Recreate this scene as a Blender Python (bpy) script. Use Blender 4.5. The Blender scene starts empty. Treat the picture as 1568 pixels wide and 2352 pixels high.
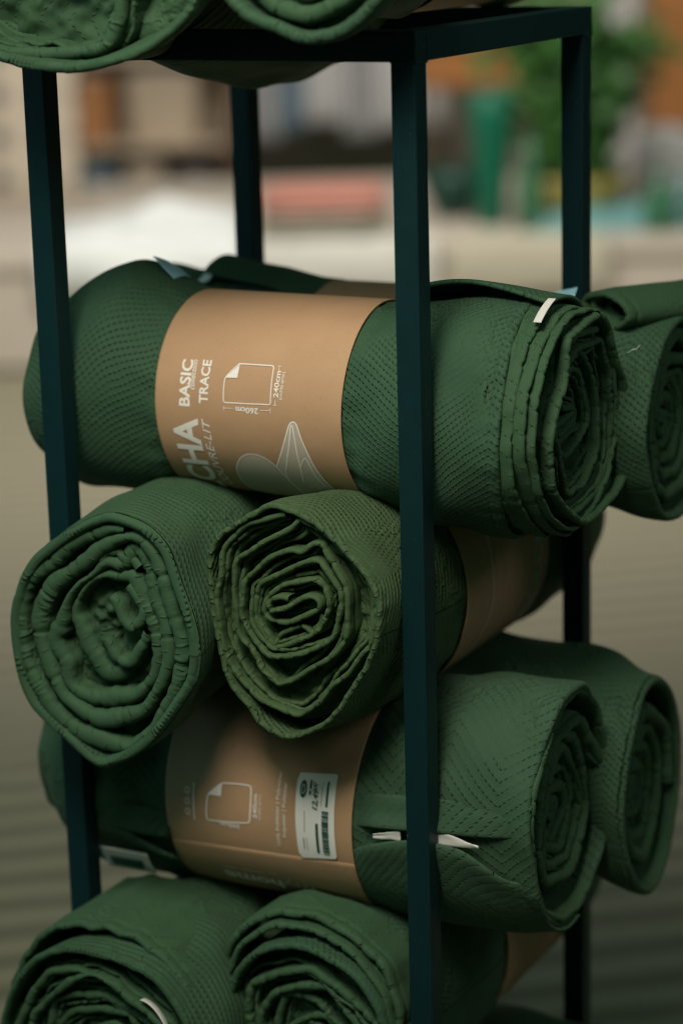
import bpy, bmesh, math, random
import numpy as np
from mathutils import Vector, Matrix

# ------------------------------------------------------------------ camera, world, lights, exposure
scene = bpy.context.scene
ZT = 1.45                      # underside of the rack's top rails above the floor; rack coordinates have z = 0 there
W, D, PS = 0.45, 0.4487, 0.026  # rack width, depth, post section

YAW, PITCH, ROLL = 0.48623, 0.253481, -0.0269
CAM = Vector((1.44661, -2.058024, 0.155383 + ZT))
fw = Vector((-math.sin(YAW) * math.cos(PITCH), math.cos(YAW) * math.cos(PITCH), -math.sin(PITCH)))
rt = fw.cross(Vector((0, 0, 1))).normalized()
up = rt.cross(fw)
c_, s_ = math.cos(ROLL), math.sin(ROLL)
rt, up = c_ * rt + s_ * up, -s_ * rt + c_ * up
cam_data = bpy.data.cameras.new('camera')
cam = bpy.data.objects.new('camera', cam_data)
scene.collection.objects.link(cam)
cam.matrix_world = Matrix(((rt.x, up.x, -fw.x, CAM.x), (rt.y, up.y, -fw.y, CAM.y), (rt.z, up.z, -fw.z, CAM.z), (0, 0, 0, 1)))
cam_data.sensor_fit = 'HORIZONTAL'
cam_data.sensor_width = 24.0
cam_data.lens = 5475.65 / 1568 * 24.0
cam_data.clip_start, cam_data.clip_end = 0.05, 100
cam_data.dof.use_dof = True
cam_data.dof.focus_distance = 2.40
cam_data.dof.aperture_fstop = 2.0
scene.camera = cam

world = bpy.data.worlds.new('World')
scene.world = world
world.use_nodes = True
bgn = world.node_tree.nodes['Background']
bgn.inputs['Color'].default_value = (0.16, 0.62, 0.42, 1)
bgn.inputs['Strength'].default_value = 0.062


def area(name, loc, aim, size, watts, col, size_y=None):
    l = bpy.data.lights.new(name, 'AREA')
    l.energy, l.color, l.size = watts, col, size
    if size_y:
        l.shape, l.size_y = 'RECTANGLE', size_y
    o = bpy.data.objects.new(name, l)
    scene.collection.objects.link(o)
    o.location = Vector(loc)
    o.rotation_euler = (Vector(aim) - Vector(loc)).to_track_quat('-Z', 'Y').to_euler()
    return o




def spot(name, loc, aim, deg, blend, radius, watts, col):
    l = bpy.data.lights.new(name, 'SPOT')
    l.energy, l.color, l.spot_size, l.spot_blend, l.shadow_soft_size = watts, col, math.radians(deg), blend, radius
    o = bpy.data.objects.new(name, l)
    scene.collection.objects.link(o)
    o.location = Vector(loc)
    o.rotation_euler = (Vector(aim) - Vector(loc)).to_track_quat('-Z', 'Y').to_euler()
    return o


spot('key_spot', (0.60, -1.25, 2.75), (0.27, 0.03, 0.98), 46, 1.0, 0.42, 185, (1.0, 0.91, 0.76))  # unseen key; cone shaped to leave the top shelf and lower rows darker
area('overhead_fill', (0.2, -1.9, 3.3), (0.2, 0.2, 0.8), 1.8, 20, (0.86, 1.0, 0.80), 1.8)  # unseen soft fill added overhead to soften the key's shadows
area('ceiling_lamp', (3.4, 0.2, 3.2), (0.5, 0.3, 1.0), 1.2, 13, (0.95, 0.98, 0.88), 1.2)
area('ceiling_lamp', (-1.6, 3.4, 3.4), (-3.2, 6.6, 0.2), 3.0, 195, (1.0, 0.95, 0.88), 2.0)
area('cool_fill', (-3.2, -1.2, 1.9), (0.1, 0.1, 1.2), 1.6, 16, (0.40, 0.85, 1.0), 1.4)  # unseen cool fill added at left for the teal sheen on the posts

scene.view_settings.view_transform = 'Standard'
scene.view_settings.look = 'None'
scene.view_settings.exposure = 0.0
scene.view_settings.gamma = 1.0
scene.view_settings.use_curve_mapping = False
scene.render.engine = 'CYCLES'
scene.cycles.use_denoising = True
scene.cycles.filter_width = 1.1
scene.cycles.max_bounces = 6
scene.cycles.sample_clamp_indirect = 4.0

# ------------------------------------------------------------------ node helpers and materials
def new_mat(name):
    m = bpy.data.materials.new(name)
    m.use_nodes = True
    return m, m.node_tree, m.node_tree.nodes['Principled BSDF']


class G:
    """tiny expression builder for math nodes"""
    def __init__(self, nt):
        self.nt = nt

    def m(self, op, a, b=None, c=None):
        n = self.nt.nodes.new('ShaderNodeMath')
        n.operation = op
        for i, x in enumerate((a, b, c)):
            if x is None:
                continue
            if isinstance(x, (int, float)):
                n.inputs[i].default_value = x
            else:
                self.nt.links.new(x, n.inputs[i])
        return n.outputs[0]

    def noise(self, vec, scale, detail=3, rough=0.5, out='Fac'):
        n = self.nt.nodes.new('ShaderNodeTexNoise')
        n.inputs['Scale'].default_value = scale
        n.inputs['Detail'].default_value = detail
        n.inputs['Roughness'].default_value = rough
        if vec is not None:
            self.nt.links.new(vec, n.inputs['Vector'])
        return n.outputs[out]

    def ramp(self, fac, stops):
        n = self.nt.nodes.new('ShaderNodeValToRGB')
        e = n.color_ramp.elements
        while len(e) < len(stops):
            e.new(0.5)
        for i, (p, c) in enumerate(stops):
            e[i].position = p
            e[i].color = c if len(c) == 4 else (*c, 1)
        self.nt.links.new(fac, n.inputs['Fac'])
        return n.outputs['Color']

    def smooth(self, x, lo, hi):
        n = self.nt.nodes.new('ShaderNodeMapRange')
        n.interpolation_type = 'SMOOTHSTEP'
        self.nt.links.new(x, n.inputs['Value'])
        n.inputs['From Min'].default_value = lo
        n.inputs['From Max'].default_value = hi
        return n.outputs['Result']

    def mix(self, fac, a, b):
        n = self.nt.nodes.new('ShaderNodeMix')
        n.data_type = 'RGBA'
        for s, x in ((n.inputs['Factor'], fac), (n.inputs['A'], a), (n.inputs['B'], b)):
            pass
        ins = [i for i in n.inputs if i.enabled]
        for s, x in zip(ins, (fac, a, b)):
            if isinstance(x, (int, float)):
                s.default_value = x
            elif isinstance(x, tuple):
                s.default_value = (*x, 1)
            else:
                self.nt.links.new(x, s)
        return [o for o in n.outputs if o.enabled][0]

    def coord(self, which):
        n = self.nt.nodes.new('ShaderNodeTexCoord')
        return n.outputs[which]

    def sep(self, vec):
        n = self.nt.nodes.new('ShaderNodeSeparateXYZ')
        self.nt.links.new(vec, n.inputs[0])
        return n.outputs

    def bump(self, height, dist, strength=1.0):
        n = self.nt.nodes.new('ShaderNodeBump')
        n.inputs['Distance'].default_value = dist
        n.inputs['Strength'].default_value = strength
        self.nt.links.new(height, n.inputs['Height'])
        return n.outputs[0]


def fabric(name, col, period=0.09, slope=0.75, rows=0.0062, step=0.0046, dot=0.0017, depth=0.0020, along='v', cushion=0.35):
    """quilted satin cloth; UV is in metres (u round the roll, v along it); rows of stitch dimples run in chevrons"""
    m, nt, b = new_mat(name)
    g = G(nt)
    uv = g.coord('UV')
    wob = g.noise(uv, 13, 3)
    x, y, _ = g.sep(uv)
    if along == 'u':
        x, y = y, x
    x = g.m('ADD', x, g.m('MULTIPLY', g.m('SUBTRACT', wob, 0.5), 0.016))
    tri = g.m('PINGPONG', y, period * 0.5)
    w = g.m('ADD', x, g.m('MULTIPLY', tri, slope))
    row = g.m('DIVIDE', w, rows)
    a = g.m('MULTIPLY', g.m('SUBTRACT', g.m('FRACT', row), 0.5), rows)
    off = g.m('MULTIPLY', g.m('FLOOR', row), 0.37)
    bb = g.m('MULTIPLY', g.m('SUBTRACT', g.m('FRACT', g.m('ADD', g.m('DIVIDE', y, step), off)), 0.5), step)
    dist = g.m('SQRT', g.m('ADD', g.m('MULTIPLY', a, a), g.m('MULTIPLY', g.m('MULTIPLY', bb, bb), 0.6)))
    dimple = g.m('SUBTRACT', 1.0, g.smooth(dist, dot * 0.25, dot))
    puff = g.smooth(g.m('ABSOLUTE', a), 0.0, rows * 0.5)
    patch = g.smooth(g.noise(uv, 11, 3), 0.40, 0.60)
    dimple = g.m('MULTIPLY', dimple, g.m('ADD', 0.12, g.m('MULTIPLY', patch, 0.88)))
    crease = g.noise(uv, 60, 5, 0.65)
    fold = g.m('ABSOLUTE', g.m('SUBTRACT', g.noise(uv, 26, 3, 0.55), 0.5))
    fold = g.m('MULTIPLY', g.m('SUBTRACT', 1.0, g.smooth(fold, 0.0, 0.055)), g.smooth(g.noise(uv, 7, 2), 0.45, 0.65))
    h = g.m('ADD', g.m('MULTIPLY', puff, cushion), g.m('MULTIPLY', crease, 0.5))
    h = g.m('SUBTRACT', h, dimple)
    h = g.m('SUBTRACT', h, g.m('MULTIPLY', fold, 1.1))
    wv = nt.nodes.new('ShaderNodeTexWave')
    wv.bands_direction = 'DIAGONAL'
    wv.inputs['Scale'].default_value = 420
    wv.inputs['Distortion'].default_value = 1.5
    nt.links.new(uv, wv.inputs['Vector'])
    h = g.m('ADD', h, g.m('MULTIPLY', wv.outputs['Fac'], 0.05))
    nt.links.new(g.bump(h, depth), b.inputs['Normal'])
    big = g.noise(uv, 14, 3)
    c1 = tuple(x_ * 0.86 for x_ in col)
    c2 = tuple(x_ * 1.14 for x_ in col)
    base = g.mix(big, c1, c2)
    base = g.mix(g.m('MULTIPLY', dimple, 0.22), base, tuple(x_ * 0.35 for x_ in col))  # shade of the stitch dimples mixed into the cloth colour
    nt.links.new(base, b.inputs['Base Color'])
    b.inputs['Roughness'].default_value = 0.72
    b.inputs['Specular IOR Level'].default_value = 0.2
    b.inputs['Sheen Weight'].default_value = 0.06
    b.inputs['Sheen Roughness'].default_value = 0.45
    b.inputs['Sheen Tint'].default_value = (0.6, 0.8, 0.5, 1)
    return m


GREEN = (0.038, 0.090, 0.050)
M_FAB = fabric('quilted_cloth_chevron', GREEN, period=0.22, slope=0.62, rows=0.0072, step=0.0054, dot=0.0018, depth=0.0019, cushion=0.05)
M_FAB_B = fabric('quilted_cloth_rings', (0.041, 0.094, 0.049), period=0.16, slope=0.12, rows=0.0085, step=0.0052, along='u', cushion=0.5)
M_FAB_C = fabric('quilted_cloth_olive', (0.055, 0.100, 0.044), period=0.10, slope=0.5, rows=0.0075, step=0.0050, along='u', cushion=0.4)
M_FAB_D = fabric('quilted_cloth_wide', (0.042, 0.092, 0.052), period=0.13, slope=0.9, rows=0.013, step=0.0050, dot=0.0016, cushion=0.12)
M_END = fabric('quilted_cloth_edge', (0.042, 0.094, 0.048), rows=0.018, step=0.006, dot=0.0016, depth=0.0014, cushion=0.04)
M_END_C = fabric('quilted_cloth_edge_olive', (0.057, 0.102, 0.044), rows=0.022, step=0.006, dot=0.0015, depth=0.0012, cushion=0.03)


def kraft(name):
    m, nt, b = new_mat(name)
    g = G(nt)
    oc = g.coord('Object')
    n1 = g.noise(oc, 30, 4)
    n2 = g.noise(oc, 900, 2)
    sp = g.noise(oc, 420, 2, 0.7)
    c = g.mix(n1, (0.43, 0.255, 0.145), (0.50, 0.310, 0.185))
    c = g.mix(g.m('MULTIPLY', g.smooth(sp, 0.62, 0.75), 0.45), c, (0.24, 0.13, 0.065))
    c = g.mix(g.m('MULTIPLY', g.smooth(n2, 0.55, 0.8), 0.3), c, (0.56, 0.37, 0.22))
    nt.links.new(c, b.inputs['Base Color'])
    nt.links.new(g.bump(g.m('ADD', n2, g.m('MULTIPLY', n1, 2.0)), 0.0004, 0.5), b.inputs['Normal'])
    b.inputs['Roughness'].default_value = 0.62
    b.inputs['Specular IOR Level'].default_value = 0.3
    return m


def plain(name, col, rough=0.6, var=0.12, scale=20, spec=0.3, metal=0.0, bump=0.0):
    m, nt, b = new_mat(name)
    g = G(nt)
    n = g.noise(g.coord('Object'), scale, 4)
    nt.links.new(g.mix(n, tuple(x * (1 - var) for x in col), tuple(min(1, x * (1 + var)) for x in col)), b.inputs['Base Color'])
    b.inputs['Roughness'].default_value = rough
    b.inputs['Specular IOR Level'].default_value = spec
    b.inputs['Metallic'].default_value = metal
    if bump:
        nt.links.new(g.bump(n, bump), b.inputs['Normal'])
    return m


M_KRAFT = kraft('kraft_paper')
M_INK = plain('pale_ink', (0.86, 0.80, 0.76), 0.55, 0.10, 600)
M_INKF = plain('pale_ink_tint', (0.52, 0.44, 0.36), 0.6, 0.25, 900)
M_WHITE = plain('white_cloth_label', (0.72, 0.70, 0.68), 0.7, 0.06, 60)
M_STICK = plain('white_sticker', (0.82, 0.80, 0.77), 0.45, 0.03, 30)
M_GINK = plain('dark_green_ink', (0.012, 0.075, 0.055), 0.5, 0.1, 300)
M_BLUE = plain('blue_label', (0.30, 0.55, 0.66), 0.5, 0.15, 60)
M_THREAD = plain('pale_thread', (0.45, 0.5, 0.42), 0.7)


def rack_paint():
    m, nt, b = new_mat('teal_black_paint')
    g = G(nt)
    oc = g.coord('Object')
    n = g.noise(oc, 60, 3)
    sp = g.noise(oc, 260, 2, 0.6)
    c = g.mix(n, (0.0008, 0.018, 0.022), (0.0014, 0.024, 0.029))
    c = g.mix(g.smooth(sp, 0.765, 0.79), c, (0.22, 0.26, 0.25))
    nt.links.new(c, b.inputs['Base Color'])
    b.inputs['Roughness'].default_value = 0.48
    b.inputs['Specular IOR Level'].default_value = 0.35
    nt.links.new(g.bump(g.noise(oc, 700, 2), 0.0003, 0.4), b.inputs['Normal'])
    return m


M_RACK = rack_paint()

# ------------------------------------------------------------------ object helpers
OFF = Vector((0, 0, ZT))


def thing(name, base, label, cat, group=None):
    o = bpy.data.objects.new(name, None)
    o.empty_display_size = 0.05
    scene.collection.objects.link(o)
    o.location = Vector(base) + OFF
    o['label'], o['category'] = label, cat
    if group:
        o['group'] = group
    return o


def mesh_obj(name, verts, faces, mat, parent=None, uv=None, smooth=True, label=None):
    """verts in rack coordinates; the parent chain's origin is subtracted"""
    org = Vector((0, 0, 0))
    if parent is not None:
        p = parent
        while p.parent is not None:
            p = p.parent
        org = p.location - OFF
    V = np.asarray(verts, float) - np.array(org)
    if parent is None:
        V = V + np.array(OFF)
    me = bpy.data.meshes.new(name)
    me.from_pydata(V.tolist(), [], [tuple(f) for f in faces])
    if uv is not None:
        lay = me.uv_layers.new(name='UVMap')
        vi = np.empty(len(me.loops), dtype=np.int32)
        me.loops.foreach_get('vertex_index', vi)
        lay.data.foreach_set('uv', np.asarray(uv, dtype=np.float32)[vi].ravel())
    if smooth:
        me.polygons.foreach_set('use_smooth', [True] * len(me.polygons))
    me.materials.append(mat)
    me.update()
    o = bpy.data.objects.new(name, me)
    scene.collection.objects.link(o)
    o.parent = parent
    if label:
        o['label'] = label
    return o


def grid_faces(n, m, closed_n=False, closed_m=False):
    """verts indexed i*m+j"""
    i = np.arange(n if closed_n else n - 1)
    j = np.arange(m if closed_m else m - 1)
    I, J = np.meshgrid(i, j, indexing='ij')
    I2, J2 = (I + 1) % n, (J + 1) % m
    return np.stack([I * m + J, I2 * m + J, I2 * m + J2, I * m + J2], -1).reshape(-1, 4).tolist()


def box(name, lo, hi, mat, parent, bev=0.0015):
    bm = bmesh.new()
    bmesh.ops.create_cube(bm, size=1.0)
    lo, hi = Vector(lo), Vector(hi)
    for v in bm.verts:
        v.co = Vector(((v.co.x + .5) * (hi.x - lo.x) + lo.x, (v.co.y + .5) * (hi.y - lo.y) + lo.y, (v.co.z + .5) * (hi.z - lo.z) + lo.z))
    if bev:
        bmesh.ops.bevel(bm, geom=bm.edges[:], offset=bev, segments=2, affect='EDGES', profile=0.5)
    bm.verts.ensure_lookup_table()
    V = [tuple(v.co) for v in bm.verts]
    F = [[v.index for v in f.verts] for f in bm.faces]
    bm.free()
    return mesh_obj(name, V, F, mat, parent, smooth=False)


class SN:
    """smooth 2-D noise as a sum of sines; fx are whole numbers when the first axis is an angle"""
    def __init__(self, seed, n, fx, fy, integer=False):
        r = np.random.RandomState(seed)
        self.kx = r.uniform(-fx, fx, n)
        if integer:
            self.kx = np.round(self.kx)
        self.ky = r.uniform(-fy, fy, n)
        self.p = r.uniform(0, 6.283, n)
        self.a = 1.0 / math.sqrt(n)

    def __call__(self, x, y):
        t = 0
        for kx, ky, p in zip(self.kx, self.ky, self.p):
            t = t + np.sin(kx * x + ky * y + p)
        return t * self.a


def sstep(x, lo, hi):
    t = np.clip((x - lo) / (hi - lo), 0, 1)
    return t * t * (3 - 2 * t)


def spline(P, closed, step=0.0022, corner=0.55):
    """resampled curve through P: a Catmull-Rom eased toward the polyline so that fold corners stay crisp"""
    P = np.asarray(P, float)
    n = len(P)
    out = []
    segs = n if closed else n - 1
    for i in range(segs):
        g = (lambda k: P[k % n]) if closed else (lambda k: P[min(max(k, 0), n - 1)])
        p0, p1, p2, p3 = g(i - 1), g(i), g(i + 1), g(i + 2)
        L = np.hypot(*(p2 - p1))
        k = max(2, int(L / step))
        t = np.linspace(0, 1, k, endpoint=False)[:, None]
        cr = 0.5 * ((2 * p1) + (-p0 + p2) * t + (2 * p0 - 5 * p1 + 4 * p2 - p3) * t ** 2 + (-p0 + 3 * p1 - 3 * p2 + p3) * t ** 3)
        li = p1 + (p2 - p1) * t
        out.append(corner * cr + (1 - corner) * li)
    Q = np.concatenate(out)
    if not closed:
        Q = np.vstack([Q, P[-1]])
    # light smoothing
    for _ in range(2):
        if closed:
            Q = 0.5 * Q + 0.25 * (np.roll(Q, 1, 0) + np.roll(Q, -1, 0))
        else:
            Q[1:-1] = 0.5 * Q[1:-1] + 0.25 * (Q[:-2] + Q[2:])
    return Q


def to3(kind, s, a, b):
    """axis position s, across a, height b -> rack coordinates. X rolls show their +X end, Y rolls their -Y end"""
    if kind == 'X':
        return np.stack([s, a, b], -1)
    return np.stack([a, -s, b], -1)


def snug(path, ref, lo, hi, k=.47):
    """half thickness along a coil so that neighbouring turns just touch"""
    u = np.concatenate([[0], np.cumsum(np.hypot(*np.diff(path, axis=0).T))])
    out = np.empty(len(path))
    for i in range(len(path)):
        dd = np.hypot(path[:, 0] - path[i, 0], path[:, 1] - path[i, 1])
        dd = np.where(np.abs(u - u[i]) < .055, 9, dd)
        dm = dd.min()
        if ref is not None:
            dm = min(dm, 1.0 * np.hypot(ref[:, 0] - path[i, 0], ref[:, 1] - path[i, 1]).min())
        out[i] = k * dm
    out = np.clip(out, lo, hi)
    q = np.ones(9) / 9
    for _ in range(2):
        out = np.convolve(np.pad(out, 4, mode='edge'), q, 'valid')
    return out


def ribbon(kind, path, s_end, h, depth, d0, seed, closed=False, hem=True, pinch=0.0, wob=0.0012):
    """a layer of cloth seen at the roll's end: the curve `path` (across, height) carried back along the axis, with a rounded edge"""
    N = len(path)
    hv = np.asarray(h, float) * np.ones(N)
    h = float(hv.mean())
    if closed:
        T = np.roll(path, -1, 0) - np.roll(path, 1, 0)
    else:
        T = np.gradient(path, axis=0)
    T /= np.maximum(np.hypot(T[:, 0], T[:, 1]), 1e-9)[:, None]
    for _ in range(3):
        T = 0.5 * T + 0.25 * (np.roll(T, 1, 0) + np.roll(T, -1, 0)) if closed else np.vstack([T[:1], 0.5 * T[1:-1] + 0.25 * (T[:-2] + T[2:]), T[-1:]])
    Nn = np.stack([-T[:, 1], T[:, 0]], -1)
    u = np.concatenate([[0], np.cumsum(np.hypot(*np.diff(path, axis=0).T))])
    pr = [(depth, 1.0), (depth * .6, 1.0), (.032, 1.0), (.022, 1.0)]
    if hem:
        pr += [(.0155, .95), (.0138, .55), (.0120, .95), (.008, 1.0)]
    else:
        pr += [(.015, 1.0), (.010, .98)]
    pr += [(h * 1.1, 1.0)]
    arc = [(h * (1 - math.cos(math.radians(t))), math.sin(math.radians(t))) for t in (60, 30, 0, -30, -60)]
    prof = pr + arc + [(d, -n) for d, n in reversed(pr)]
    d = np.array([p[0] for p in prof])
    nf = np.array([p[1] for p in prof])
    rs = np.random.RandomState(seed)
    hf = np.ones((N, len(prof)))
    ret = np.zeros(N)
    if pinch:
        q = 0.0
        while q < u[-1]:
            q += rs.uniform(max(.010, 3.2 * h), max(.034, 9 * h))
            wdt = rs.uniform(.0011, .0022)
            bell = np.exp(-((u - q) / wdt) ** 2)
            hf -= pinch * rs.uniform(.35, 1) * bell[:, None] * np.exp(-(d / .022) ** 2)[None]
            ret += bell * rs.uniform(.0005, .003)
    rip = SN(seed + 3, 7, 500, 40)
    hf *= 1 + .07 * rip(u[:, None], d[None])
    nz = SN(seed + 1, 9, 190, 60)
    nl = SN(seed + 2, 5, 45, 20)
    disp = wob * nz(u[:, None], d[None]) + 1.6 * wob * nl(u[:, None], d[None])
    if closed:
        fade = sstep(u, 0, .02) * sstep(u[-1] - u, 0, .02)
        disp = disp * fade[:, None]
    off = nf[None] * hv[:, None] * np.clip(hf, .15, 2) + disp
    A = path[:, None, 0] + Nn[:, None, 0] * off
    B = path[:, None, 1] + Nn[:, None, 1] * off
    dd0 = d0(u) if callable(d0) else np.full(N, float(d0))
    S = s_end - (dd0 + ret)[:, None] - d[None]
    V = to3(kind, S, A, B).reshape(-1, 3)
    side = np.concatenate([-d[:len(pr)], np.linspace(-.003, .003, 5), d[len(pr) + 5:]])
    U = np.stack([np.repeat(u[:, None], len(prof), 1), np.repeat(side[None], N, 0)], -1).reshape(-1, 2)
    return V, grid_faces(N, len(prof), closed_n=closed), U


def join(parts):
    V, F, U, o = [], [], [], 0
    for v, f, u in parts:
        V.append(v)
        U.append(u)
        F += [[i + o for i in q] for q in f]
        o += len(v)
    return np.concatenate(V), F, np.concatenate(U)


def body(kind, keys, s_end, seed, outline=None, d0=None, h=.004, amp=.0025, calm=None, blend=.07, nphi=300, sup=2.0, hem=True, pinch=0.0):
    """outer wrap of a roll. keys: (s, centre across, centre height, radius across, radius height), far end first.
    outline: closed end curve the wrap runs into at s_end; d0(phi): how far the edge is set back there"""
    K = np.array(keys, float)
    s_far = K[0, 0]
    L = s_end - s_far
    phi = np.linspace(0, 2 * np.pi, nphi, endpoint=False)
    d = np.concatenate([[.07, .05, .03, .016, h * 1.2], [0] * 5, [h * 1.2, .0055, .0085, .0115, .0135, .0155, .018], np.arange(.022, L, .0045), [L]])
    fac = np.concatenate([[-1] * 5, [math.sin(math.radians(t)) for t in (-60, -30, 0, 30, 60)], np.ones(len(d) - 10)])
    for k, t in enumerate((-60, -30, 0, 30, 60)):
        d[5 + k] = h * (1 - math.cos(math.radians(t)))
    s = s_end - d
    cs = []
    for k in range(1, 5):
        # smooth interpolation of the keys
        xs = np.linspace(K[0, 0], K[-1, 0], 400)
        ys = np.interp(xs, K[:, 0], K[:, k])
        ker = np.ones(13) / 13
        yp = np.concatenate([np.full(12, ys[0]), ys, np.full(12, ys[-1])])
        ys = np.convolve(np.convolve(yp, ker, 'same'), ker, 'same')[12:-12]
        cs.append(np.interp(s, xs, ys))
    ca, cb, ra, rb = cs
    co, si = np.cos(phi)[:, None], np.sin(phi)[:, None]
    e = 2.0 / sup
    ex = np.sign(co) * np.abs(co) ** e
    ez = np.sign(si) * np.abs(si) ** e
    n1 = SN(seed, 9, 5, 30, True)
    n2 = SN(seed + 1, 10, 13, 70, True)
    nz = amp * (1.3 * n1(phi[:, None], s[None]) + .7 * n2(phi[:, None], s[None]))
    if calm is not None:
        m = sstep(s, calm[0] - .02, calm[0]) * (1 - sstep(s, calm[1], calm[1] + .02))
        nz = nz * (1 - m)[None]
        g = np.exp(-((s - calm[0] + .012) / .018) ** 2) + np.exp(-((s - calm[1] - .012) / .018) ** 2)
        gath = SN(seed + 5, 6, 26, 12, True)
        nz = nz + .0012 * gath(phi[:, None], s[None]) * g[None]
    if hem:
        nz = nz - .0014 * np.exp(-((d - .0138) / .0016) ** 2)[None] * (fac > 0)[None]
        rip = SN(seed + 7, 8, 46, 30, True)
        nz = nz + .0007 * rip(phi[:, None], s[None]) * np.exp(-(d / .03) ** 2)[None]
    if pinch:
        rs = np.random.RandomState(seed + 9)
        q, rm_ = 0.0, float((ra[0] + rb[0]) / 2)
        while q < 2 * np.pi:
            q += rs.uniform(.012, .05) / rm_
            wd_ = rs.uniform(.0011, .0024) / rm_
            dl = (phi - q + np.pi) % (2 * np.pi) - np.pi
            sk = rs.uniform(-1.2, 1.2) / rm_
            nz = nz - pinch * .0032 * rs.uniform(.3, 1) * np.exp(-(((dl[:, None]) + sk * d[None] * .3) / wd_) ** 2) * np.exp(-(d / rs.uniform(.012, .03)) ** 2)[None]
    A = ca[None] + (ra[None] + nz) * ex
    B = cb[None] + (rb[None] + nz) * ez
    if outline is not None:
        Q = np.asarray(outline)
        ctr = np.array([(Q[:, 0].min() + Q[:, 0].max()) / 2, (Q[:, 1].min() + Q[:, 1].max()) / 2])
        an = np.arctan2(Q[:, 1] - ctr[1], Q[:, 0] - ctr[0])
        rr = np.hypot(*(Q - ctr).T)
        o = np.argsort(an)
        an, rr = an[o], rr[o]
        an3 = np.concatenate([an - 2 * np.pi, an, an + 2 * np.pi])
        pphi = np.arctan2(B[:, -1] - cb[-1], A[:, -1] - ca[-1])
        R = np.interp(pphi, an3, np.concatenate([rr] * 3))[:, None] + nz * .6
        OA = ctr[0] + R * np.cos(pphi)[:, None]
        OB = ctr[1] + R * np.sin(pphi)[:, None]
        w = (1 - sstep(d, .0, blend))[None]
        A = A * (1 - w) + OA * w
        B = B * (1 - w) + OB * w
    # wall thickness inwards
    inn = (fac[None] - 1) * h
    cx = np.where(fac < .99, 1.0, 0.0)[None]
    A = A + inn * cx * np.cos(phi)[:, None]
    B = B + inn * cx * np.sin(phi)[:, None]
    S = np.repeat(s[None], nphi, 0)
    if d0 is not None:
        S = S - d0(phi)[:, None] * np.exp(-(d / .12) ** 2)[None]
    V = to3(kind, S, A, B)
    # puffy far end
    far = []
    for ds, k in ((.010, .94), (.016, .80), (.018, .55), (.010, .3), (.0, .04)):
        fa = ca[-1] + (A[:, -1] - ca[-1]) * k
        fb = cb[-1] + (B[:, -1] - cb[-1]) * k
        far.append(to3(kind, np.full(nphi, s_far - ds), fa, fb))
    V = np.concatenate([V, np.stack(far, 1)], 1)
    M = V.shape[1]
    rm = float(np.mean(ra + rb) / 2)
    vv = np.concatenate([s, [s_far - .01] * 5])
    U = np.stack([np.repeat((phi * rm)[:, None], M, 1), np.repeat(vv[None], nphi, 0)], -1)
    # seam of the uv is left at the back of the roll
    return V.reshape(-1, 3), grid_faces(nphi, M, closed_n=True), U.reshape(-1, 2)


def coil(outline, turns, seed, start=.93, stop=.12, facets=9, rough=.035, squash=1.0):
    """open spiral inside a closed outline, with the kinks of cloth that was folded and rolled"""
    Q = np.asarray(outline)
    ctr = np.array([(Q[:, 0].min() + Q[:, 0].max()) / 2, (Q[:, 1].min() + Q[:, 1].max()) / 2])
    an = np.arctan2(Q[:, 1] - ctr[1], Q[:, 0] - ctr[0])
    o = np.argsort(an)
    an, rr = an[o], np.hypot(*(Q - ctr).T)[o]
    an3, rr3 = np.concatenate([an - 2 * np.pi, an, an + 2 * np.pi]), np.concatenate([rr] * 3)
    rs = np.random.RandomState(seed)
    th = 0.0
    pts = []
    ph0 = rs.uniform(0, 6.28)
    while th < turns * 2 * np.pi:
        f = start + (stop - start) * (th / (turns * 2 * np.pi)) ** .92
        p = (ph0 + th + np.pi) % (2 * np.pi) - np.pi
        R = np.interp(p, an3, rr3) * f * (1 + rough * rs.normal() / max(f, .35) ** .5)
        pts.append((ctr[0] + R * math.cos(p) * (squash if f < .5 else 1), ctr[1] + R * math.sin(p)))
        th += 2 * np.pi / (facets * (.45 + .75 * f)) * rs.uniform(.6, 1.4)
    # the tucked-in start of the cloth
    c = ctr + np.array([.004, -.003])
    pts += [tuple(c + np.array([.010, .004])), tuple(c + np.array([-.002, .008])), tuple(c + np.array([-.008, -.002]))]
    return pts


def ellipse(ca, cb, ra, rb, n=40, seed=0, amp=.02):
    r = SN(seed, 5, 6, 1, True)
    t = np.linspace(0, 2 * np.pi, n, endpoint=False)
    k = 1 + amp * r(t, t * 0)
    return np.stack([ca + ra * k * np.cos(t), cb + rb * k * np.sin(t)], -1)


def tube_band(kind, s0, s1, ca, cb, ra, rb, parent, name='paper_band', n=160):
    t = np.linspace(0, 2 * np.pi, n, endpoint=False)
    th = .0011
    rings = []
    for s, off in ((s0, 0), (s0, th), (s0 + .002, th)) + tuple((s0 + (s1 - s0) * k, th) for k in (.25, .5, .75)) + ((s1 - .002, th), (s1, th), (s1, 0), ((s0 + s1) / 2, -.001)):
        w = SN(5, 4, 3, 20, True)(t, t * 0 + s) * .00025
        rings.append(to3(kind, np.full(n, s) + SN(9, 3, 3, 1, True)(t, t * 0) * .0006 * (1 if s > (s0 + s1) / 2 else -1), ca + (ra + off + w) * np.cos(t), cb + (rb + off + w) * np.sin(t)))
    V = np.stack(rings, 1)
    return mesh_obj(name, V.reshape(-1, 3), grid_faces(n, V.shape[1], True, True), M_KRAFT, parent)


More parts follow.
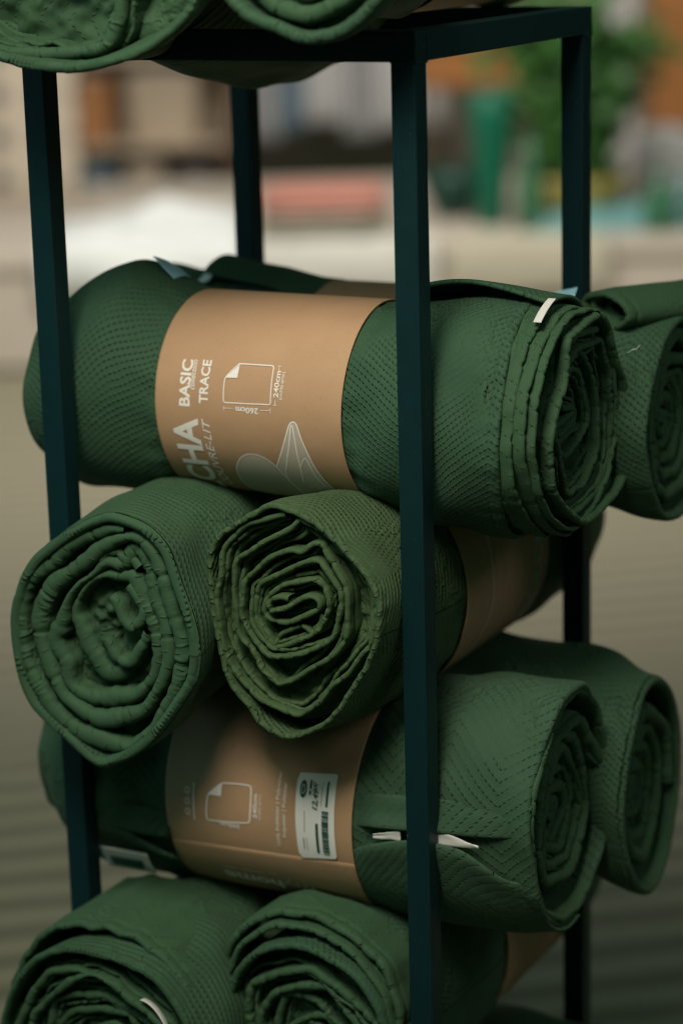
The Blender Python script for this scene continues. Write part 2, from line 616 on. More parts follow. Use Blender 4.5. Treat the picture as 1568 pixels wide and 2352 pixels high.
def slab(name, P, th, mat, parent, uvscale=1.0, label=None):
    """a cloth or paper sheet: grid of points (n, m, 3) given a thickness and closed edges"""
    P = np.asarray(P, float)
    n, m, _ = P.shape
    du = np.gradient(P, axis=0)
    dv = np.gradient(P, axis=1)
    N = np.cross(du, dv)
    N /= np.maximum(np.linalg.norm(N, axis=-1, keepdims=True), 1e-9)
    top, bot = P + N * th / 2, P - N * th / 2
    # rounded rim: loop top edge -> pushed-out middle -> bottom edge
    idx = [(i, 0) for i in range(n)] + [(n - 1, j) for j in range(1, m)] + [(i, m - 1) for i in range(n - 2, -1, -1)] + [(0, j) for j in range(m - 2, 0, -1)]
    ctr = P.reshape(-1, 3).mean(0)
    rim = []
    for i, j in idx:
        o = np.zeros(3)
        if i == 0: o -= du[0, j] / max(np.linalg.norm(du[0, j]), 1e-9)
        if i == n - 1: o += du[-1, j] / max(np.linalg.norm(du[-1, j]), 1e-9)
        if j == 0: o -= dv[i, 0] / max(np.linalg.norm(dv[i, 0]), 1e-9)
        if j == m - 1: o += dv[i, -1] / max(np.linalg.norm(dv[i, -1]), 1e-9)
        rim.append(P[i, j] + o * th * .45)
    V = np.concatenate([top.reshape(-1, 3), bot.reshape(-1, 3), np.array(rim)])
    f1 = grid_faces(n, m)
    F = f1 + [[i + n * m for i in reversed(q)] for q in f1]
    k, b = len(idx), 2 * n * m
    for q in range(k):
        r = (q + 1) % k
        a0, a1 = idx[q][0] * m + idx[q][1], idx[r][0] * m + idx[r][1]
        F.append([a0, b + q, b + r, a1])
        F.append([b + q, a0 + n * m, a1 + n * m, b + r])
    lu = np.concatenate([[0], np.cumsum(np.linalg.norm(np.diff(P[:, m // 2], axis=0), axis=1))])
    lv = np.concatenate([[0], np.cumsum(np.linalg.norm(np.diff(P[n // 2], axis=0), axis=1))])
    UVg = np.stack(np.meshgrid(lu, lv, indexing='ij'), -1).reshape(-1, 2) * uvscale
    U = np.concatenate([UVg, UVg, np.array([[lu[i], lv[j]] for i, j in idx]) * uvscale])
    return mesh_obj(name, V, F, mat, parent, uv=U, label=label)

# ------------------------------------------------------------------ printing on the paper bands
class Wrap:
    """sheet coordinates (along the axis, arc length) of a band mapped to space"""
    def __init__(self, kind, ca, cb, R):
        self.kind, self.ca, self.cb, self.R = kind, ca, cb, R

    def __call__(self, P, off):
        P = np.asarray(P, float)
        al = P[:, 1] / self.R
        r = self.R + off
        if self.kind == 'X':      # arc 0 faces the front (-Y), positive up
            return np.stack([P[:, 0], self.ca - r * np.cos(al), self.cb + r * np.sin(al)], -1)
        return np.stack([self.ca + r * np.cos(al), P[:, 0], self.cb + r * np.sin(al)], -1)   # arc 0 faces +X


def print_mesh(name, bm, wrap, off, mat, parent, label=None):
    off += .0008
    lo = min(v.co.y for v in bm.verts)
    hi = max(v.co.y for v in bm.verts)
    y = math.ceil(lo / .004) * .004
    while y < hi:
        bmesh.ops.bisect_plane(bm, geom=bm.verts[:] + bm.edges[:] + bm.faces[:], plane_co=(0, y, 0), plane_no=(0, 1, 0), dist=1e-6)
        y += .004
    bm.verts.ensure_lookup_table()
    bm.verts.index_update()
    P = np.array([v.co[:] for v in bm.verts])
    F = [[v.index for v in f.verts] for f in bm.faces]
    bm.free()
    return mesh_obj(name, wrap(P, off), F, mat, parent, smooth=False, label=label)


def text_print(txt, wrap, at, xdir, ydir, height, mat, parent, length=None, bold=0.0, shear=0.0, off=.0011, align='LEFT', name='lettering'):
    """xdir / ydir: unit vectors of the writing and of the letters' tops on the sheet; height = cap height in metres"""
    cu = bpy.data.curves.new('lettering', 'FONT')
    cu.body, cu.size, cu.offset, cu.shear, cu.align_x = txt, 1.0, bold, shear, align
    cu.resolution_u = 3
    o = bpy.data.objects.new('lettering', cu)
    scene.collection.objects.link(o)
    bpy.context.view_layer.update()
    me = bpy.data.meshes.new_from_object(o.evaluated_get(bpy.context.evaluated_depsgraph_get()))
    bpy.data.objects.remove(o)
    bpy.data.curves.remove(cu)
    bm = bmesh.new()
    bm.from_mesh(me)
    bpy.data.meshes.remove(me)
    if not bm.verts:
        bm.free()
        return None
    x0 = min(v.co.x for v in bm.verts)
    x1 = max(v.co.x for v in bm.verts)
    ky = height / 0.70
    kx = length / (x1 - x0) if length else ky
    xd, yd, at = np.array(xdir, float), np.array(ydir, float), np.array(at, float)
    for v in bm.verts:
        p = at + xd * (v.co.x - (x0 if align == 'LEFT' else (x1 if align == 'RIGHT' else (x0 + x1) / 2))) * kx + yd * v.co.y * ky
        v.co = (p[0], p[1], 0)
    return print_mesh(name, bm, wrap, off, mat, parent)


def fill_print(pts, wrap, mat, parent, name='printed_shape', off=.0010):
    bm = bmesh.new()
    bm.faces.new([bm.verts.new((p[0], p[1], 0)) for p in pts])
    bmesh.ops.triangulate(bm, faces=bm.faces[:])
    return print_mesh(name, bm, wrap, off, mat, parent)


def line_print(pts, width, wrap, mat, parent, name='printed_line', closed=False, off=.0012, corner=1.0):
    Q = spline(pts, closed, .002, corner) if len(pts) > 2 else np.array(pts, float)
    T = (np.roll(Q, -1, 0) - np.roll(Q, 1, 0)) if closed else np.gradient(Q, axis=0)
    T /= np.maximum(np.hypot(*T.T), 1e-9)[:, None]
    N = np.stack([-T[:, 1], T[:, 0]], -1) * width / 2
    bm = bmesh.new()
    a = [bm.verts.new((*p, 0)) for p in Q + N]
    b = [bm.verts.new((*p, 0)) for p in Q - N]
    n = len(Q)
    for i in range(n if closed else n - 1):
        j = (i + 1) % n
        bm.faces.new((a[i], a[j], b[j], b[i]))
    return print_mesh(name, bm, wrap, off, mat, parent)


def rect(x0, y0, x1, y1):
    return [(x0, y0), (x1, y0), (x1, y1), (x0, y1)]


UPW, LEFTW = (0, 1), (-1, 0)

# ------------------------------------------------------------------ floor
def floor_mat():
    m, nt, b = new_mat('ribbed_beige_floor')
    g = G(nt)
    oc = g.coord('Object')
    mp = nt.nodes.new('ShaderNodeMapping')
    mp.inputs['Rotation'].default_value = (0, 0, math.radians(-40))
    nt.links.new(oc, mp.inputs['Vector'])
    w = nt.nodes.new('ShaderNodeTexWave')
    w.bands_direction = 'Y'
    w.inputs['Scale'].default_value = 2.9
    w.inputs['Distortion'].default_value = 1.6
    w.inputs['Detail'].default_value = 2
    w.inputs['Detail Scale'].default_value = 0.8
    nt.links.new(mp.outputs[0], w.inputs['Vector'])
    n = g.noise(oc, 1.3, 3)
    c = g.mix(w.outputs['Fac'], (0.17, 0.150, 0.100), (0.34, 0.300, 0.210))
    c = g.mix(g.m('MULTIPLY', n, 0.35), c, (0.22, 0.205, 0.135))
    nt.links.new(c, b.inputs['Base Color'])
    b.inputs['Roughness'].default_value = 0.75
    nt.links.new(g.bump(w.outputs['Fac'], 0.01, 0.5), b.inputs['Normal'])
    return m


fl = mesh_obj('floor', [(-14, -6, -ZT), (9, -6, -ZT), (9, 18, -ZT), (-14, 18, -ZT)], [(0, 1, 2, 3)], floor_mat(), smooth=False)
fl['kind'] = 'structure'

# ------------------------------------------------------------------ the rack
rack = thing('display_rack', (W / 2, D / 2, -ZT), 'dark teal square-tube metal rack holding the rolled green quilts', 'rack')
for (x, y) in ((0, 0), (W - PS, 0), (0, D - PS), (W - PS, D - PS)):
    box('post', (x, y, -ZT + .004), (x + PS, y + PS, -.0005), M_RACK, rack, .0012)
    box('foot_pad', (x + .003, y + .003, -ZT), (x + PS - .003, y + PS - .003, -ZT + .004), M_RACK, rack, .0008)
RH = .0295
for z in (0, -1.425):
    box('rail', (-.0008, -.0008, z), (W + .0008, PS, z + RH), M_RACK, rack, .0012)
    box('rail', (-.0008, D - PS, z), (W + .0008, D + .0008, z + RH), M_RACK, rack, .0012)
    box('rail', (-.0008, PS + .0005, z), (PS, D - PS - .0005, z + RH), M_RACK, rack, .0012)
    box('rail', (W - PS, PS + .0005, z), (W + .0008, D - PS - .0005, z + RH), M_RACK, rack, .0012)


def bead(p0, p1, r, seed):
    n, k = 18, 6
    rs = np.random.RandomState(seed)
    p0, p1 = np.array(p0), np.array(p1)
    t = (p1 - p0) / np.linalg.norm(p1 - p0)
    a = np.cross(t, [.3, .2, .9]); a /= np.linalg.norm(a)
    b = np.cross(t, a)
    V = []
    for i in range(n):
        rr = r * rs.uniform(.75, 1.25) * (0.3 if i in (0, n - 1) else 1)
        for j in range(k):
            an = 2 * np.pi * j / k
            V.append(p0 + (p1 - p0) * i / (n - 1) + rr * (a * math.cos(an) + b * math.sin(an)))
    return mesh_obj('weld_seam', V, grid_faces(n, k, closed_m=True), M_RACK, rack)


bead((W - PS, -.0005, -.0002), (W, -.0005, -.0002), .0016, 1)
bead((W + .0006, 0, -.0002), (W + .0006, PS, -.0002), .0016, 2)
bead((W + .0006, PS, .001), (W + .0006, PS, RH - .001), .0012, 3)
bead((W + .0004, -.0004, .001), (W + .0004, -.0004, RH), .0011, 4)
bead((W + .0006, D - PS, -.0002), (W + .0006, D, -.0002), .0016, 5)

# ------------------------------------------------------------------ end curves taken off the photograph, in metres
R3 = [[(0.3025,-0.4338),(0.28,-0.4447),(0.2591,-0.4559),(0.2369,-0.4715),(0.2253,-0.4896),(0.2213,-0.5138),(0.2243,-0.539),(0.2276,-0.5626),(0.2316,-0.5879),(0.2363,-0.6097),(0.2457,-0.6345),(0.2674,-0.6593),(0.2782,-0.6735),(0.2967,-0.6813),(0.3153,-0.6852),(0.3379,-0.6753),(0.3604,-0.6601),(0.3774,-0.6424),(0.3944,-0.6164),(0.4093,-0.5943),(0.4197,-0.5679),(0.4238,-0.5442),(0.4238,-0.5245),(0.4134,-0.5027),(0.3979,-0.4863),(0.3806,-0.4701),(0.3614,-0.4549),(0.3421,-0.4428),(0.3242,-0.4372)],[(0.3167,-0.4445),(0.2926,-0.451),(0.2681,-0.4625),(0.2497,-0.4786),(0.2429,-0.4928),(0.2366,-0.5189),(0.2322,-0.5449),(0.2315,-0.5621),(0.2354,-0.5891),(0.243,-0.6089),(0.2592,-0.6292),(0.283,-0.6485),(0.307,-0.6573),(0.3246,-0.6591),(0.3463,-0.6433),(0.3634,-0.6239),(0.3802,-0.6064),(0.3951,-0.5877),(0.4063,-0.5713),(0.4122,-0.5506),(0.4144,-0.5321),(0.4113,-0.5144),(0.4029,-0.4989),(0.3891,-0.484),(0.3752,-0.4723),(0.3612,-0.4623),(0.3436,-0.4509),(0.331,-0.4489)],[(0.3234,-0.4587),(0.301,-0.4709),(0.2784,-0.4841),(0.2582,-0.4988),(0.2553,-0.5151),(0.2529,-0.534),(0.254,-0.5526),(0.2543,-0.568),(0.2575,-0.5821),(0.27,-0.5968),(0.2789,-0.6103),(0.2896,-0.6218),(0.3001,-0.6315),(0.3175,-0.6224),(0.3364,-0.6096),(0.3645,-0.5883),(0.3729,-0.5788),(0.3797,-0.5629),(0.3829,-0.5441),(0.3834,-0.5275),(0.3795,-0.5097),(0.371,-0.4941),(0.3641,-0.4833),(0.3565,-0.4701),(0.3447,-0.4722)],[(0.3335,-0.4833),(0.3189,-0.4823),(0.304,-0.4897),(0.2831,-0.5053),(0.2654,-0.5194),(0.2622,-0.5364),(0.2606,-0.5536),(0.2628,-0.5669),(0.2725,-0.5811),(0.2906,-0.5968),(0.3111,-0.5964),(0.3335,-0.588),(0.3539,-0.5795),(0.3669,-0.5678),(0.3748,-0.5451),(0.3737,-0.5236),(0.3634,-0.5065),(0.3494,-0.4923),(0.333,-0.4966)],[(0.3126,-0.5038),(0.2806,-0.5208),(0.2736,-0.5334),(0.2711,-0.5489),(0.2724,-0.5624),(0.2767,-0.5704),(0.2838,-0.5797),(0.2918,-0.5898),(0.3116,-0.5831),(0.334,-0.5735),(0.349,-0.5624),(0.3585,-0.547),(0.3607,-0.5351),(0.3558,-0.5207),(0.347,-0.5117),(0.3361,-0.5129)],[(0.325,-0.5166),(0.3065,-0.5221),(0.2893,-0.5367),(0.284,-0.5525),(0.2939,-0.5598),(0.3124,-0.5601),(0.3311,-0.552),(0.3497,-0.5397),(0.3482,-0.5315),(0.3354,-0.5313),(0.3223,-0.5396),(0.3129,-0.546),(0.2943,-0.5496),(0.2928,-0.5396),(0.306,-0.533),(0.3171,-0.5335)]]
R3F = [[(0.2752,-0.562),(0.2877,-0.5758),(0.2928,-0.588),(0.3045,-0.5738),(0.327,-0.5643),(0.3377,-0.5714),(0.3509,-0.558),(0.354,-0.5476)]]
R2 = [[(0.1577,-0.4527),(0.1348,-0.4499),(0.1072,-0.4577),(0.0787,-0.4724),(0.0558,-0.4884),(0.0344,-0.5079),(0.0166,-0.5307),(0.0045,-0.5565),(0.0009,-0.5781),(0.0011,-0.6029),(0.0034,-0.6275),(0.0097,-0.6534),(0.0223,-0.6786),(0.0416,-0.6957),(0.0669,-0.7118),(0.0922,-0.7278),(0.1099,-0.7322),(0.1385,-0.719),(0.1631,-0.7012),(0.1878,-0.6766),(0.2085,-0.6477),(0.2271,-0.6193),(0.234,-0.5928),(0.2333,-0.5674),(0.227,-0.5428),(0.2171,-0.5153),(0.2036,-0.4832),(0.1893,-0.468),(0.1747,-0.4578)],[(0.1492,-0.467),(0.126,-0.4685),(0.1019,-0.4785),(0.0774,-0.493),(0.0562,-0.5125),(0.0348,-0.5304),(0.0215,-0.5476),(0.0145,-0.573),(0.0134,-0.6031),(0.0176,-0.6292),(0.0273,-0.6511),(0.0431,-0.674),(0.0624,-0.6891),(0.0879,-0.6998),(0.1137,-0.7032),(0.1394,-0.7047),(0.1599,-0.6894),(0.1765,-0.6695),(0.1933,-0.6445),(0.2031,-0.6225),(0.2083,-0.5961),(0.2057,-0.5708),(0.2001,-0.5511),(0.1921,-0.5215),(0.1841,-0.4937),(0.1716,-0.4782),(0.1604,-0.4726)],[(0.1369,-0.4801),(0.1168,-0.4906),(0.0961,-0.5082),(0.0753,-0.5242),(0.0564,-0.5384),(0.0431,-0.5556),(0.0348,-0.5741),(0.0346,-0.5917),(0.0382,-0.6124),(0.0475,-0.6395),(0.0603,-0.6591),(0.0835,-0.6737),(0.1092,-0.679),(0.1373,-0.6715),(0.1555,-0.6619),(0.172,-0.6457),(0.1838,-0.6251),(0.1916,-0.6033),(0.1919,-0.581),(0.1874,-0.556),(0.1797,-0.5398),(0.1737,-0.51),(0.1686,-0.497),(0.1558,-0.4866)],[(0.143,-0.5083),(0.1236,-0.5069),(0.1071,-0.5207),(0.0886,-0.5331),(0.0757,-0.5484),(0.0666,-0.5651),(0.0595,-0.5816),(0.0523,-0.5983),(0.0555,-0.6102),(0.0647,-0.6231),(0.0653,-0.6443),(0.0787,-0.6549),(0.0985,-0.6592),(0.1265,-0.6545),(0.1464,-0.6509),(0.1607,-0.6403),(0.1712,-0.625),(0.1774,-0.6),(0.1759,-0.5744),(0.1672,-0.5584),(0.1586,-0.5389),(0.15,-0.5211)],[(0.1344,-0.5228),(0.1228,-0.5207),(0.1068,-0.5259),(0.0942,-0.5376),(0.0814,-0.5529),(0.0764,-0.5674),(0.0812,-0.586),(0.0881,-0.6026),(0.0991,-0.617),(0.1082,-0.6298),(0.1199,-0.6326),(0.1285,-0.6219),(0.1195,-0.6074),(0.1125,-0.5926),(0.1113,-0.5806)]]
R2F = [[(0.1232,-0.5464),(0.1306,-0.5524),(0.1374,-0.5705),(0.1486,-0.5778),(0.161,-0.5642),(0.1636,-0.5537),(0.1566,-0.5408),(0.1456,-0.5301)],[(0.1146,-0.5906),(0.1272,-0.6099),(0.1427,-0.6131),(0.1573,-0.5956),(0.1679,-0.5788)],[(0.1159,-0.5061),(0.1203,-0.4971),(0.136,-0.4954),(0.1433,-0.5031),(0.1512,-0.4989),(0.1604,-0.5081)]]
RM = [[(0.1978,-0.2631),(0.1468,-0.2679),(0.1188,-0.2773),(0.1126,-0.2951),(0.1032,-0.3288),(0.0818,-0.3483),(0.0665,-0.3806),(0.0706,-0.4172),(0.0841,-0.4396),(0.1148,-0.4616),(0.14,-0.4764),(0.1657,-0.4852),(0.1952,-0.4837),(0.2287,-0.4766),(0.2628,-0.468),(0.2836,-0.4535),(0.2867,-0.422),(0.2882,-0.4031),(0.2862,-0.3771),(0.2754,-0.3497),(0.258,-0.3239),(0.2392,-0.2982),(0.2341,-0.285),(0.2174,-0.2725)],[(0.2044,-0.2824),(0.1657,-0.2818),(0.1342,-0.2859),(0.128,-0.2979),(0.1155,-0.3193),(0.1077,-0.3416),(0.0877,-0.3732),(0.0814,-0.4017),(0.0933,-0.4369),(0.1274,-0.4597),(0.1464,-0.4674),(0.1787,-0.4659),(0.2117,-0.4599),(0.2319,-0.4507),(0.2488,-0.4329),(0.2555,-0.4153),(0.2586,-0.3906),(0.255,-0.3647),(0.248,-0.3383),(0.2343,-0.3159),(0.2209,-0.2963)],[(0.1625,-0.2969),(0.1373,-0.3055),(0.1248,-0.3163),(0.1154,-0.3372),(0.1076,-0.3535),(0.1045,-0.3708),(0.1121,-0.3905),(0.1275,-0.4242),(0.1432,-0.4451),(0.1722,-0.4469),(0.1918,-0.4402),(0.2116,-0.4296),(0.2249,-0.415),(0.2282,-0.3968),(0.2246,-0.3649),(0.2178,-0.345),(0.2078,-0.3283),(0.1947,-0.3124),(0.1785,-0.3034)],[(0.1593,-0.3096),(0.1404,-0.3121),(0.1279,-0.3241),(0.1154,-0.3408),(0.1107,-0.3661),(0.1183,-0.3846),(0.1433,-0.4046),(0.1625,-0.4014),(0.1884,-0.3947),(0.2081,-0.3864),(0.208,-0.3715),(0.1981,-0.3473),(0.1882,-0.3283),(0.1721,-0.3204)],[(0.1625,-0.3234),(0.1466,-0.3325),(0.1403,-0.3457),(0.1593,-0.358),(0.1883,-0.3687),(0.1593,-0.3726),(0.1277,-0.3793),(0.1339,-0.3903)]]

QUILT = 'rolled green quilts stacked crosswise in the rack'


def roll(name_base, label, kind, keys, s_end, seed, mat, mat_end, outline, inner, h_wrap=.004, h_in=.0032, band=None, d0=None, offs=None,
         hem=True, pinch=0.0, depth=.07, calm=None, amp=.0025, blend=.07, extra=(), collars=(), wob=.0012, nphi=380, sup=2.0, plug_d=.032, fill=((.0052, .007, .0022), (-.0050, .010, .0022), (.0100, .013, .0024), (-.0095, .017, .0024))):
    """one rolled quilt: outer wrap, coiled layers at its end, paper band"""
    K = np.array(keys, float)
    mid = K[len(K) // 2]
    zb = float((K[:, 2] - K[:, 4]).min())
    base = to3(kind, np.array(mid[0]), np.array(mid[1]), np.array(zb))
    t = thing('rolled_quilt', base, label, 'quilt', QUILT)
    out = spline(outline, True, .003, .7)
    wrap = body(kind, keys, s_end, seed, out, d0, h_wrap, amp, calm, blend, nphi, sup, hem, pinch)
    mesh_obj('outer_wrap', wrap[0], wrap[1], mat, t, uv=wrap[2])
    parts = []
    if inner is not None:
        p = spline(inner, False, .0024, .6)
        u = np.concatenate([[0], np.cumsum(np.hypot(*np.diff(p, axis=0).T))])
        if offs is None:
            offs = [(0, .004), (.3, .006), (.6, .012), (1, .02)]
        ox, oy = [q[0] * u[-1] for q in offs], [q[1] for q in offs]
        jit = SN(seed + 40, 6, 26, 1)
        if isinstance(h_in, tuple):
            h_in = snug(p, out, *h_in)
        parts.append(ribbon(kind, p, s_end, h_in, depth, lambda q: np.interp(q, ox, oy) + .0022 * jit(q, q * 0), seed + 11, False, hem, pinch, wob))
        if fill:
            # the second layer of the doubled cloth, a little deeper
            T = np.gradient(p, axis=0)
            T /= np.maximum(np.hypot(*T.T), 1e-9)[:, None]
            for _ in range(8):
                T[1:-1] = .5 * T[1:-1] + .25 * (T[:-2] + T[2:])
            for k, (sh, dp, hh) in enumerate(fill):
                wv = SN(seed + 60 + k, 5, 60, 1)(u, u * 0)[:, None]
                p2 = p + np.stack([-T[:, 1], T[:, 0]], -1) * (sh * (1 + .3 * wv))
                parts.append(ribbon(kind, p2, s_end, hh, depth, lambda q: np.interp(q, ox, oy) + dp + .004 * jit(q * 1.7 + k, q * 0), seed + 70 + k, False, False, .5, wob * 1.6))
    for k, (pts, o, hh) in enumerate(extra):
        parts.append(ribbon(kind, spline(pts, False, .0022, .75), s_end, hh, depth, o, seed + 20 + k, False, hem, pinch, wob))
    if parts:
        parts.append(plug(kind, spline(scaled(outline, .93), True, .006, .8), s_end - plug_d, seed + 90))
        V, F, U = join(parts)
        mesh_obj('coiled_layers', V, F, mat_end, t, uv=U)
    for k, (pts, o, hh, dep) in enumerate(collars):
        V, F, U = ribbon(kind, spline(pts, True, .0028, .8), s_end, hh, dep, o, seed + 30 + k, True, True, .25, .0016)
        mesh_obj('edge_fold', V, F, mat_end, t, uv=U)
    b = None
    if band:
        b = tube_band(kind, *band, t)
    return t, b


def plug(kind, out, s, seed, rough=.0035):
    """crumpled cloth deep inside a roll's end"""
    Q = np.asarray(out)
    c = np.array([(Q[:, 0].min() + Q[:, 0].max()) / 2, (Q[:, 1].min() + Q[:, 1].max()) / 2])
    n = len(Q)
    k = np.linspace(.98, .02, 40)
    A = c[0] + (Q[:, None, 0] - c[0]) * k[None]
    B = c[1] + (Q[:, None, 1] - c[1]) * k[None]
    nz = SN(seed, 14, 160, 160)(A, B) + .6 * SN(seed + 1, 14, 420, 420)(A, B)
    V = to3(kind, s + rough * nz, A, B).reshape(-1, 3)
    return V, grid_faces(n, 40, closed_n=True), np.stack([A, B], -1).reshape(-1, 2)


def scaled(out, k, da=0, db=0):
    Q = np.asarray(out)
    c = np.array([(Q[:, 0].min() + Q[:, 0].max()) / 2, (Q[:, 1].min() + Q[:, 1].max()) / 2])
    return c + (Q - c) * k + np.array([da, db])


# --- upper roll lying across the front, with the printed band (its end shows at the right)
m_out = ellipse(.150, -.371, .126, .124, 44, 3, .012)
m_d0 = lambda p: .038 + .022 * np.maximum(0, -np.sin(p)) ** 2 + .010 * np.maximum(0, np.sin(p)) ** 3
KM = [(-.050, .15, -.374, .102, .104), (-.028, .15, -.370, .115, .118), (.005, .15, -.362, .118, .125), (.05, .15, -.356, .117, .132), (.10, .15, -.364, .107, .112),
                    (.116, .15, -.3653, .1045, .1045), (.340, .15, -.3653, .1045, .1045), (.37, .15, -.366, .112, .114), (.45, .148, -.368, .115, .121), (.56, .146, -.370, .116, .123)]
main, mband = roll('m', 'green quilt roll across the top of the stack, kraft band with bedspread lettering facing front', 'X',
                   KM,
                   .56, 101, M_FAB, M_END, m_out, sum(RM[1:], []), .0035, .0034, (.1176, .3387, .15, -.3653, .1075, .1075),
                   d0=m_d0, offs=[(0, .004), (.45, .009), (.75, .016), (1, .022)], plug_d=.042, calm=(.1176, .3387), amp=.0027,
                   extra=[(scaled(RM[0] + RM[0][:1], .96).tolist(), 0.0, .0036)],
                   collars=[(scaled(m_out, .945), .026, .0024, .036), (scaled(m_out, .912, .002), .014, .0024, .036), (scaled(m_out, .880, .003), .006, .0024, .036)], pinch=.3)

wm = Wrap('X', .15, -.3653, .1075)
B = mband
text_print('BASIC', wm, (.1598, .0033), UPW, LEFTW, .0124, M_INK, B, .049, bold=.028)
text_print('collection', wm, (.1653, .0212), UPW, LEFTW, .0064, M_INK, B, .0315, bold=.012, shear=.25)
text_print('TRACE', wm, (.1819, .0079), UPW, LEFTW, .0102, M_INK, B, .0455, bold=.026)
text_print('COLCHA', wm, (.1680, -.0086), UPW, LEFTW, .0300, M_INK, B, .173, bold=.03, align='RIGHT')
text_print('| COUVRE-LIT', wm, (.1830, -.0084), UPW, LEFTW, .0092, M_INK, B, .106, bold=.006, shear=.25, align='RIGHT')
line_print([(.2013, .0125), (.2013, .0358), (.2150, .0513), (.2165, .0518), (.2550, .0522), (.2566, .0508), (.2574, .0140), (.2560, .0122), (.2030, .0106)], .0012, wm, M_INK, B, 'blanket_icon', True, corner=.35)
fill_print([(.2016, .0360), (.2160, .0368), (.2166, .0512)], wm, M_INK, B, 'folded_corner', .0014)
text_print('260cm', wm, (.2430, .0072), (-1, 0), (0, -1), .0060, M_INK, B, .0270, bold=.022)
text_print('240cm', wm, (.2659, .0199), UPW, LEFTW, .0056, M_INK, B, .0275, bold=.022)
text_print('(medidas aprox.)', wm, (.2706, .0181), UPW, LEFTW, .0036, M_INK, B, .0285, bold=.012)
for a, b_ in (((.2016, .0048), (.2130, .0052)), ((.2458, .0057), (.2572, .0060)), ((.2629, .0120), (.2629, .0169)), ((.2635, .0473), (.2630, .0523))):
    line_print([a, b_], .0006, wm, M_INK, B)
for x, y in ((.2016, .0048), (.2572, .0060)):
    line_print([(x, y - .0025), (x, y + .0025)], .0006, wm, M_INK, B)
for x, y in ((.2629, .0120), (.2630, .0523)):
    line_print([(x - .0022, y), (x + .0022, y)], .0006, wm, M_INK, B)
leafL = [(.2537, -.0592), (.2477, -.0522), (.2395, -.0467), (.2286, -.0448), (.2181, -.0475), (.2091, -.0556), (.2020, -.0688), (.1993, -.0837), (.2010, -.1025), (.2060, -.1200), (.2130, -.1360), (.2680, -.1360), (.2661, -.1157), (.2637, -.0925), (.2588, -.0723)]
leafT = [(.2537, -.0592), (.2649, -.0389), (.2741, -.0190), (.2794, -.0060), (.2836, -.0031), (.2874, -.0054), (.2915, -.0206), (.2964, -.0375), (.2994, -.0511), (.3054, -.0727), (.3117, -.0896), (.3190, -.1120), (.3230, -.1360), (.2700, -.1360), (.2668, -.1157), (.2643, -.0925), (.2592, -.0723)]
fill_print(leafL, wm, M_INKF, B, 'leaf_print')
fill_print(leafT, wm, M_INKF, B, 'leaf_print')
line_print(leafL[:11] + [leafL[10]], .0013, wm, M_INK, B, 'leaf_outline')
line_print(list(reversed(leafL[11:])) [::-1] + [leafL[0]], .0013, wm, M_INK, B, 'leaf_outline')
line_print(leafT[:13], .0015, wm, M_INK, B, 'leaf_outline')
line_print([(.281, -.0066), (.2753, -.0314), (.2644, -.0609), (.2618, -.0664), (.2618, -.0816), (.2659, -.0987), (.2683, -.121)], .0013, wm, M_INK, B, 'leaf_vein')
line_print([(.2826, -.0065), (.2838, -.0243), (.2826, -.0568), (.2779, -.0816)], .0013, wm, M_INK, B, 'leaf_vein')
line_print([(.282, -.0588), (.2873, -.0488), (.292, -.0431), (.2945, -.0517), (.297, -.0694), (.3021, -.0856)], .0013, wm, M_INK, B, 'leaf_vein')


def over(kind, keys, s_rng, a_rng, lift, n=30, m=26, wave=0.0, seed=0, bend=None):
    """sheet lying on a roll's surface: s along the axis, angle (degrees, 0 = front / +X side, 90 = top), lift(sn, an) above it"""
    K = np.array(keys, float)
    sn, an = np.linspace(0, 1, n), np.linspace(0, 1, m)
    Sg, Ag = np.meshgrid(sn, an, indexing='ij')
    s = s_rng[0] + (s_rng[1] - s_rng[0]) * Sg
    ca, cb, ra, rb = (np.interp(s, K[:, 0], K[:, k]) for k in range(1, 5))
    al = a_rng[0] + (a_rng[1] - a_rng[0]) * Ag
    if bend is not None:
        al = al + bend(Sg) * (1 - Ag) ** 2
    al = np.radians(al)
    nz = SN(seed, 6, 9, 9)(Sg, Ag) * wave
    L = lift(Sg, Ag) + nz
    sg = -1 if kind == 'X' else 1
    return to3(kind, s, ca + sg * (ra + L) * np.cos(al), cb + (rb + L) * np.sin(al))


# raised free edge of the wrap on top, near the right end
slab('loose_flap', over('X', KM, (.362, .535), (80, 130), lambda s, a: .003 + (.019 * np.sin(np.pi * np.clip(s * .9 + .1, 0, 1)) ** 1.2) * (1 - a) ** 1.5 , wave=.001, seed=4), .005, M_FAB, main)
slab('care_label', over('X', KM, (.531, .539), (62, 82), lambda s, a: .0030 + .004 * a, 4, 14), .001, M_WHITE, main)
slab('sewn_tag', over('X', KM, (.066, .090), (82, 100), lambda s, a: .001 + .013 * (1 - a) * (1 - .8 * s), 8, 10, .001, 2), .001, M_BLUE, main)

